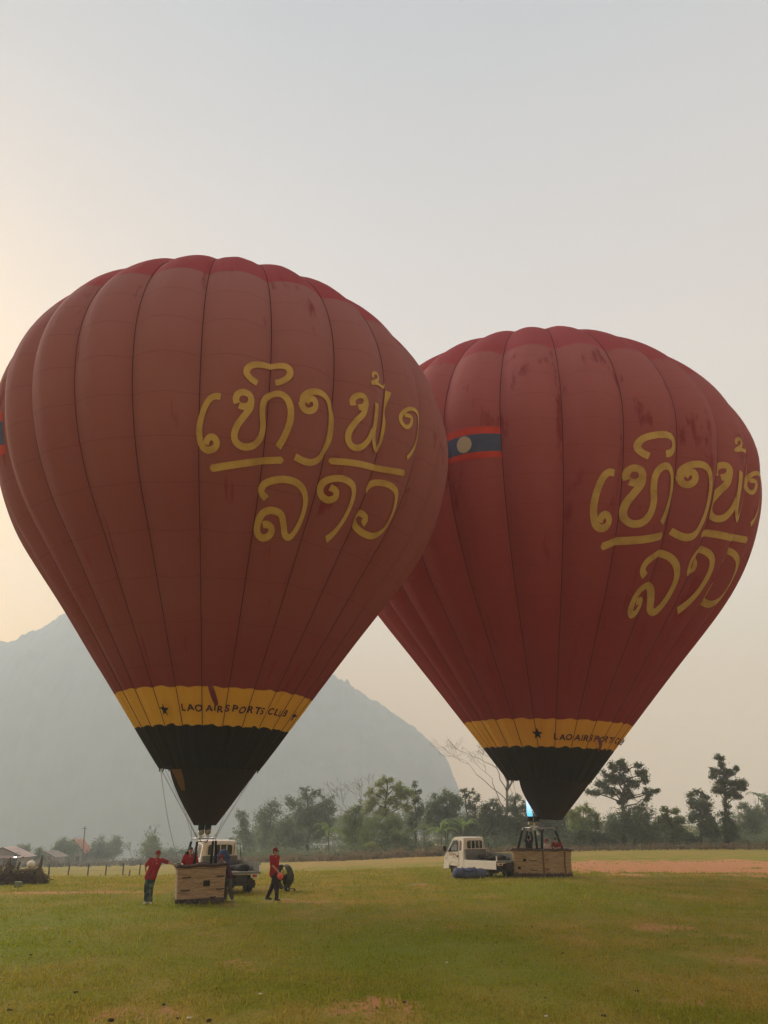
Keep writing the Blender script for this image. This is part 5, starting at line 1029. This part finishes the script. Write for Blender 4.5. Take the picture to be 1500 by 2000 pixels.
tree('tall_tree', 'tall dark tree with small knob on top and vine wrapped trunk on the right', 93, 1418, [(1407, 1481, 9, 6), (1410, 1492, 8, 6), (1398, 1504, 14, 7), (1420, 1510, 16, 8), (1390, 1518, 9, 6), (1436, 1502, 8, 5), (1414, 1528, 16, 8), (1438, 1530, 18, 9), (1450, 1538, 11, 6), (1425, 1548, 18, 9), (1442, 1556, 9, 6), (1402, 1545, 12, 8)], L_DARK, 6600, .20, .22, 6, gap=.46)
tree('vine_column', 'dense vine round the trunk of the tall tree with a knob', 92.6, 1424, [(1418, 1575, 9, 14), (1420, 1600, 12, 18), (1424, 1625, 16, 16)], L_DARK, 3000, .18, .10, cat='vine')
tree('broad_tree', 'dark lumpy tree leaning against the left of the tall one with a knob', 94, 1370, [(1352, 1552, 12, 7), (1368, 1546, 12, 6), (1378, 1556, 10, 8), (1348, 1566, 11, 8), (1366, 1572, 20, 12), (1360, 1592, 20, 11), (1385, 1582, 10, 9), (1375, 1612, 22, 16), (1395, 1625, 18, 14)], L_DARK, 5600, .20, .18)
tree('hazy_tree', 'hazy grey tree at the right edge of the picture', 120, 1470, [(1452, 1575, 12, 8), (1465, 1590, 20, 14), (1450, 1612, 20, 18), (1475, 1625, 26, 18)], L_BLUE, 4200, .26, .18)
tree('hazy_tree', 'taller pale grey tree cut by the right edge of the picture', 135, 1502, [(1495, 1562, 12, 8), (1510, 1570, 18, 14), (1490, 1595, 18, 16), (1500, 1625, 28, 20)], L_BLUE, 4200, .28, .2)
bare('bare_tree', 'feathery bare treetop behind the hazy tree at the right edge', 130, 1478, 1474, 1552, .5, .10, 4, rmin=.025)
bare('bare_tree', 'small bare shrub tree at the foot of the tall spreading tree', 96, 1285, 1278, 1580, .5, .10, 4, rmin=.018)
for i, (bx, tp, fr, Y, lb) in enumerate(((642, 1612, 2.6, 104, 'drooping banana clump below the olive bamboo'), (828, 1612, 2.2, 103, 'dark fronded plant left of the two bright banana plants'), (862, 1612, 2.7, 98, 'bright green banana plant right behind the cab of the truck with the blue bag'), (905, 1606, 2.5, 97, 'bright green banana plant with a long arching frond left of the farther basket'), (780, 1626, 2.0, 103, 'small frond clump under the olive shrubbery'))):
    palm(lb, Y, bx, tp, fr, 13, L_MID if i in (1, 4) else L_PALM)
palm('thin palm top showing over the hazy trees at the right edge', 128, 1480, 1548, 2.4, 9, L_BLUE, .08, 'palm_tree', 'palm')
tree('yellow_bush', 'yellowish bush in the dry fringe below the pale green tree', 101, 727, [(725, 1650, 14, 6), (735, 1654, 12, 5)], L_PALE, 900, .16, .06, cat='bush')
# low dry growth along the foot of the wood: too dense to count
def fringe():
    cents = []; rads = []
    for px in np.arange(440, 1530, 3.0):
        Y = float(np.interp(px, [440, 640, 900, 1500], [118, 100, 93, 89])) + random.uniform(-3, 3); g = gnd(px, Y)
        h = random.uniform(.15, .55) * (1.5 if px < 900 else 1.0); cents.append(g + Vector((0, 0, h * .5))); rads.append(h)
    V, F = leaves(cents, rads, 26000, .19, .1); tag(link('dry_undergrowth', np_mesh('dry_undergrowth', V, F), L_DRY), kind='stuff')
    cents = []; rads = []
    for px in np.arange(440, 1540, 4.0):
        Y = float(np.interp(px, [440, 640, 900, 1500], [122, 106, 99, 96])) + random.uniform(-1, 4); g = gnd(px, Y); h = random.uniform(.5, 1.5); cents.append(g + Vector((0, 0, h * .6))); rads.append(h)
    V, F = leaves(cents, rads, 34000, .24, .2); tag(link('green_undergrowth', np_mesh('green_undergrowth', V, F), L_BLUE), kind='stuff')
    cents = []; rads = []
    for px in np.arange(-80, 470, 3.0):
        Y = 168 + random.uniform(-30, 40); g = gnd(px, Y); h = random.uniform(.25, 1.0); cents.append(g + Vector((0, 0, h * .5))); rads.append(h * 1.2)
    V, F = leaves(cents, rads, 20000, .36, .2); tag(link('far_undergrowth', np_mesh('far_undergrowth', V, F), L_SCRUB), kind='stuff')
fringe()
# far wood behind, one hazy mass
def far_wood():
    cents = []; rads = []
    for px in np.arange(430, 1540, 6.0):
        Y = 175 + random.uniform(-15, 25); top = float(np.interp(px, [430, 560, 760, 900, 1100, 1300, 1540], [1640, 1605, 1590, 1595, 1600, 1606, 1590])) + random.gauss(0, 7)
        t = pt(px, top, Y); g = gnd(px, Y)
        for k in range(4):
            z = g.z + (t.z - g.z) * (k + .6) / 4; cents.append(Vector((t.x + random.gauss(0, .8), Y + random.gauss(0, 2), z))); rads.append((t.z - g.z) * .17)
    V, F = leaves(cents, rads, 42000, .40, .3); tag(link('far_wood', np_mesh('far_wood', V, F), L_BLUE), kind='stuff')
far_wood()

# --- fences
M_POST = mat('grey_fence_post', (.13, .115, .095), .95, (.085, .075, .065), 9, bump=.4, spec=.05); M_POSTP = mat('pale_fence_post', (.34, .31, .27), .95, (.26, .24, .21), 9, spec=.05); M_WIRE = mat('fence_wire', (.30, .28, .25), .6, spec=.2)
def fence(label, pts_, Y, h, m, r, wires, leanf=.06):
    g0 = gnd(pts_[0], Y if not isinstance(Y, (list, tuple)) else Y[0]); root = thing('wire_fence', label, 'fence', g0, 0, 'wire fences'); tops = []
    for i, px in enumerate(pts_):
        y = Y if not isinstance(Y, (list, tuple)) else Y[0] + (Y[1] - Y[0]) * i / (len(pts_) - 1); b = gnd(px, y); t = b + Vector((random.gauss(0, leanf), random.gauss(0, leanf), h * random.uniform(.9, 1.12)))
        obj('post', MB().tube([b - Vector((0, 0, .2)), b.lerp(t, .5), t], [r * 1.1, r, r * .85], 6), m, root, org=g0); tops.append((b, t))
    for w in wires:
        obj('wire', MB().tube([b.lerp(t, w) for b, t in tops], .010, 4), M_WIRE, root, org=g0)
fence('wire fence of thin dark posts behind the man with the outstretched arm', [76, 95, 132, 171, 206, 240, 272], (61, 66), .86, M_POST, .055, (.45, .85))
fence('thin post wire fence along the foot of the wood on the right', [1092, 1108, 1132, 1163, 1190, 1216, 1239, 1256, 1290, 1304, 1330, 1368, 1400, 1432, 1463, 1498], (89, 86), .75, M_POST, .045, (.5, .85))
st = gnd(252, 62); o = obj('stake', MB().tube([(0, 0, -.1), (.02, 0, .42)], [.06, .05], 6), M_POST); o.location = st; tag(o, 'short dark stake standing alone near the right end of the post fence', 'stake')
# --- brush heap, dish, box
M_BRUSH = mat('dead_brush', (.11, .085, .062), .95, (.16, .13, .09), 4, spec=.05)
def brush(label, x0, x1, Y, h, n, seed):
    rr_ = random.Random(seed); a = gnd(x0, Y); b = gnd(x1, Y); root = tag(bpy.data.objects.new('brush_heap', None), label, 'brush heap', 'heaps of dead brush'); C.objects.link(root); root.location = a; mb = MB()
    for i in range(n):
        t = rr_.random(); hh = h * (.35 + .65 * abs(math.sin(t * 5 + seed))) ; p = a.lerp(b, t) + Vector((0, rr_.uniform(-.7, .7), hh * rr_.random() ** 1.4)); d = Vector((rr_.gauss(0, 1), rr_.gauss(0, .7), rr_.gauss(.25, .5))).normalized() * rr_.uniform(.25, .75)
        mb.tube([p - d * .5, p + Vector((0, 0, .05)), p + d * .5], [.022, .018, .008], 4)
    obj('branches', mb, M_BRUSH, root, org=a); return root
h1 = brush('dark heap of dead brush at the left edge of the field', -22, 38, 42.5, .95, 520, 2); h2 = brush('brown heap of dead brush below the pale round dish', 38, 84, 43.5, .70, 460, 5)
for i, (px, y, h, lb) in enumerate(((8, 42, 1.25, 'dark leaning stub in the brush heap at the left edge'), (27, 42.5, 1.05, 'dark stake sticking out of the brush heap at the left edge'), (75, 43, 1.35, 'thick dark stump rising at the right end of the brush heaps'))):
    g = gnd(px, y); mb = MB(); branch(mb, (0, 0, -.1), ((.1, .12, -.02)[i], 0, h), (.10, .07, .17)[i], .05, 0, 7, .06); o = obj('stump', mb, M_BRUSH, None, True); o.location = g; tag(o, lb, 'stump')
g = gnd(52, 44); d = thing('dish', 'pale round dish on a leaning pole behind the brush heaps', 'dish', g); top = pt(61, 1688, 44) - g
obj('pole', MB().tube([(0, 0, -.1), top * .5, top - Vector((.02, 0, .05))], .035, 7), M_POST, d, True)
rd = Matrix.Rotation(R(28), 3, 'Y') @ Matrix.Rotation(R(40), 3, 'X')
db = obj('dish_bowl', MB().lathe(top, [(.001, .13), (.08, .125), (.16, .09), (.21, .03), (.225, -.03), (.215, -.03), (.15, .075), (.001, .115)], 20, rd), mat('pale_plastic', (.85, .78, .60), .6, (.70, .62, .46), 9, spec=.3), d, True)
obj('feed_arm', MB().tube([top + Vector((0, -.08, -.12)), top + Vector((.02, -.2, -.16)), top + Vector((.03, -.26, -.06))], .014, 5), M_POSTP, d)
g = gnd(35, 39.5); o = obj('crate', MB().box((0, 0, .11), (.27, .22, .22)).box((0, 0, .225), (.29, .24, .03)).box((-.09, -.112, .11), (.03, .012, .2)).box((.09, -.112, .11), (.03, .012, .2)), mat('pale_green_plastic', (.20, .24, .13), .6, (.16, .19, .10), 5, spec=.3)); o.location = g; tag(o, 'small pale green crate on the grass before the brush heaps', 'crate')
# --- houses, pole
M_WALL = mat('grey_rendered_wall', (.42, .36, .32), .9, (.35, .30, .27), .8, 5, spec=.1); M_ROOF = mat('pinkish_sheet_roof', (.40, .27, .22), .6, (.33, .22, .18), .6, 5, spec=.3); M_ROOFO = mat('orange_tile_roof', (.55, .20, .10), .7, (.45, .16, .08), 1.2, spec=.2); M_TIMB = mat('dark_timber', (.05, .042, .036), .9, spec=.1); M_WTRIM = mat('white_trim', (.66, .62, .55), .7)
def house(name, label, px, Y, w, dpt, hw, hr, roof, rz=0.0, windows=3, lamp=False, porch=False):
    g = gnd(px, Y); r = thing(name, label, 'house', g, rz, 'houses beyond the fence')
    obj('wall', MB().box((0, 0, hw / 2 - .3), (w, dpt, hw + .6)).prism([(-w / 2, hw), (w / 2, hw), (0, hw + hr - .15)], 1, -dpt / 2, dpt / 2), M_WALL, r)
    e = .6
    for sx in (-1, 1):
        a = Vector((0, 0, hw + hr)); b = Vector((sx * (w / 2 + e), 0, hw - hr * e / (w / 2))); V = [(p.x, y, p.z + o) for y in (-dpt / 2 - e, dpt / 2 + e) for p in (a, b) for o in (0, .09)]
        rp = obj('roof', MB().add(V, [(0, 2, 6, 4), (1, 5, 7, 3), (0, 1, 3, 2), (4, 6, 7, 5), (0, 4, 5, 1), (2, 3, 7, 6)]), roof, r)
        for k in range(1, 9):
            t = k / 9; p = a.lerp(b, t); obj('roof_batten', MB().tube([(p.x, -dpt / 2 - e, p.z + .10), (p.x, dpt / 2 + e, p.z + .10)], .03, 4), roof, rp)
        obj('barge_board', MB().tube([(a.x, -dpt / 2 - e - .02, a.z), (b.x, -dpt / 2 - e - .02, b.z)], .10, 4), M_TIMB, r)
    for i in range(windows):
        x = (i - (windows - 1) / 2) * w / windows * .85; f = obj('window', MB().box((x, -dpt / 2 - .03, hw * .55), (1.1, .08, 1.1)), M_TIMB, r)
        for q in (-.25, .25): obj('pane', MB().box((x + q, -dpt / 2 - .075, hw * .55), (.42, .02, .92)), M_GLASS, f)
    dr = obj('door', MB().box((w * .28, -dpt / 2 - .04, 1.0), (.95, .08, 2.0)), M_TIMB, r); obj('handle', MB().box((w * .28 + .35, -dpt / 2 - .1, 1.0), (.05, .06, .14)), M_STEEL, dr)
    if porch:
        for x in (-w * .45, -w * .15, w * .15, w * .45): obj('porch_post', MB().box((x, -dpt / 2 - 1.6, hw * .42), (.14, .14, hw * .9)), M_TIMB, r)
        obj('porch_roof', MB().prism([(-dpt / 2 - 2.0, hw * .84), (-dpt / 2, hw * 1.0), (-dpt / 2, hw * 1.06), (-dpt / 2 - 2.0, hw * .90)], 0, -w / 2 - .4, w / 2 + .4), M_ROOF, r)
    return r, g
r1, g1 = house('gabled_house', 'low house with pinkish gable roof at the left edge, bright lamp under the eave', 12, 150, 6.6, 6, 1.9, 1.35, M_ROOF, R(6), 2, porch=True)
house('gabled_house', 'small brown roofed house between the dark bush and the bushy grey tree', 94, 195, 5.2, 5, 2.0, 1.0, mat('brown_sheet_roof', (.25, .19, .15), .7, (.2, .15, .12), .8), R(-8), 2)
house('gabled_house', 'small house with a bright orange gable roof beside the leaning utility pole', 147, 215, 5.2, 6, 3.2, 2.7, M_ROOFO, R(0), 1)
lp = pt(30, 1673, 145.5); l_ = tag(obj('eave_lamp', MB().lathe((0, 0, 0), [(.02, .45), (.22, .25), (.26, 0), (.20, -.02)], 14), M_TIMB, None, True), 'bright white lamp lit under the eave of the house at the left edge', 'lamp'); l_.location = lp
obj('bulb', MB().ell((0, -.02, -.05), (.20, .20, .22), 14, 10), mat('lit_bulb', (.9, .9, .9), .4, emit=((1, .98, .95), 6.0)), l_, True); obj('lamp_bracket', MB().tube([(0, 0, .4), (0, .5, .7), (0, 1.6, .6)], .04, 5), M_TIMB, l_)
g = gnd(160, 205); t_ = pt(166, 1614, 205) - g; up_ = thing('utility_pole', 'slim leaning utility pole standing above the orange gable roof', 'utility pole', g)
obj('pole', MB().tube([(0, 0, -.3), t_ * .5, t_], [.20, .17, .14], 8), M_POST, up_, True); obj('crossarm', MB().box(t_ - Vector((0, 0, .5)), (1.2, .14, .14)), M_POST, up_)
for x in (-.5, .5): obj('insulator', MB().lathe(t_ + Vector((x, 0, -.42)), [(.06, 0), (.09, .08), (.05, .2), (.001, .24)], 8), M_WTRIM, up_)
# --- clods and scraps lying on the grass
M_CLOD = mat('dark_clod', (.055, .042, .028), .95, (.09, .065, .04), 12, bump=.8, spec=.05); M_SCRAP = mat('pale_scrap', (.55, .50, .42), .8)
CL = [(60, 1867, .07), (148, 1939, .06), (216, 1995, .08), (407, 1996, .09), (424, 1931, .045), (321, 1963, .05), (100, 1984, .06), (17, 1974, .06), (480, 1955, .045), (595, 1924, .045), (1302, 1830, .07), (950, 1810, .05), (1180, 1985, .06), (1066, 1951, .05), (790, 1958, .05), (1100, 1862, .06), (640, 1850, .05), (980, 1880, .05), (1039, 1811, .05), (135, 1840, .05), (1245, 1936, .05), (348, 1990, .05)]
def clod_mesh(seed):
    r_ = random.Random(seed); mb = MB()
    for k in range(4): mb.ell((r_.uniform(-.5, .5), r_.uniform(-.4, .4), r_.uniform(.05, .4)), (r_.uniform(.35, .7), r_.uniform(.3, .5), r_.uniform(.25, .5)), 8, 5)
    return mb.mesh('clod')
cms = [clod_mesh(s) for s in range(5)]
for m_ in cms: m_.materials.append(M_CLOD)
for i, (px, py, s) in enumerate(CL):
    e = PITCH - math.atan((py - 1000) / FPX); p = gnd(px, -CAM_H / math.tan(e)); o = bpy.data.objects.new('clod', cms[i % 5]); C.objects.link(o); o.location = p; o.scale = (s * .8, s * .8, s * .7); o.rotation_euler = (0, 0, i * 1.7); tag(o, 'small dark clod of earth lying on the short grass', 'clod', 'dark clods scattered on the grass')
for i, (px, py, s) in enumerate(((873, 1881, .035), (508, 1943, .04), (369, 1990, .04), (1066, 1986, .035))):
    e = PITCH - math.atan((py - 1000) / FPX); p = gnd(px, -CAM_H / math.tan(e)); o = obj('scrap', MB().box((0, 0, .3), (1.4, .9, .25), Matrix.Rotation(.3, 3, 'X')).box((.5, .3, .4), (.7, .6, .2), Matrix.Rotation(-.5, 3, 'Y')), M_SCRAP); o.location = p; o.scale = (s, s, s); tag(o, 'tiny pale scrap of litter lying on the short grass', 'litter', 'pale scraps on the grass')
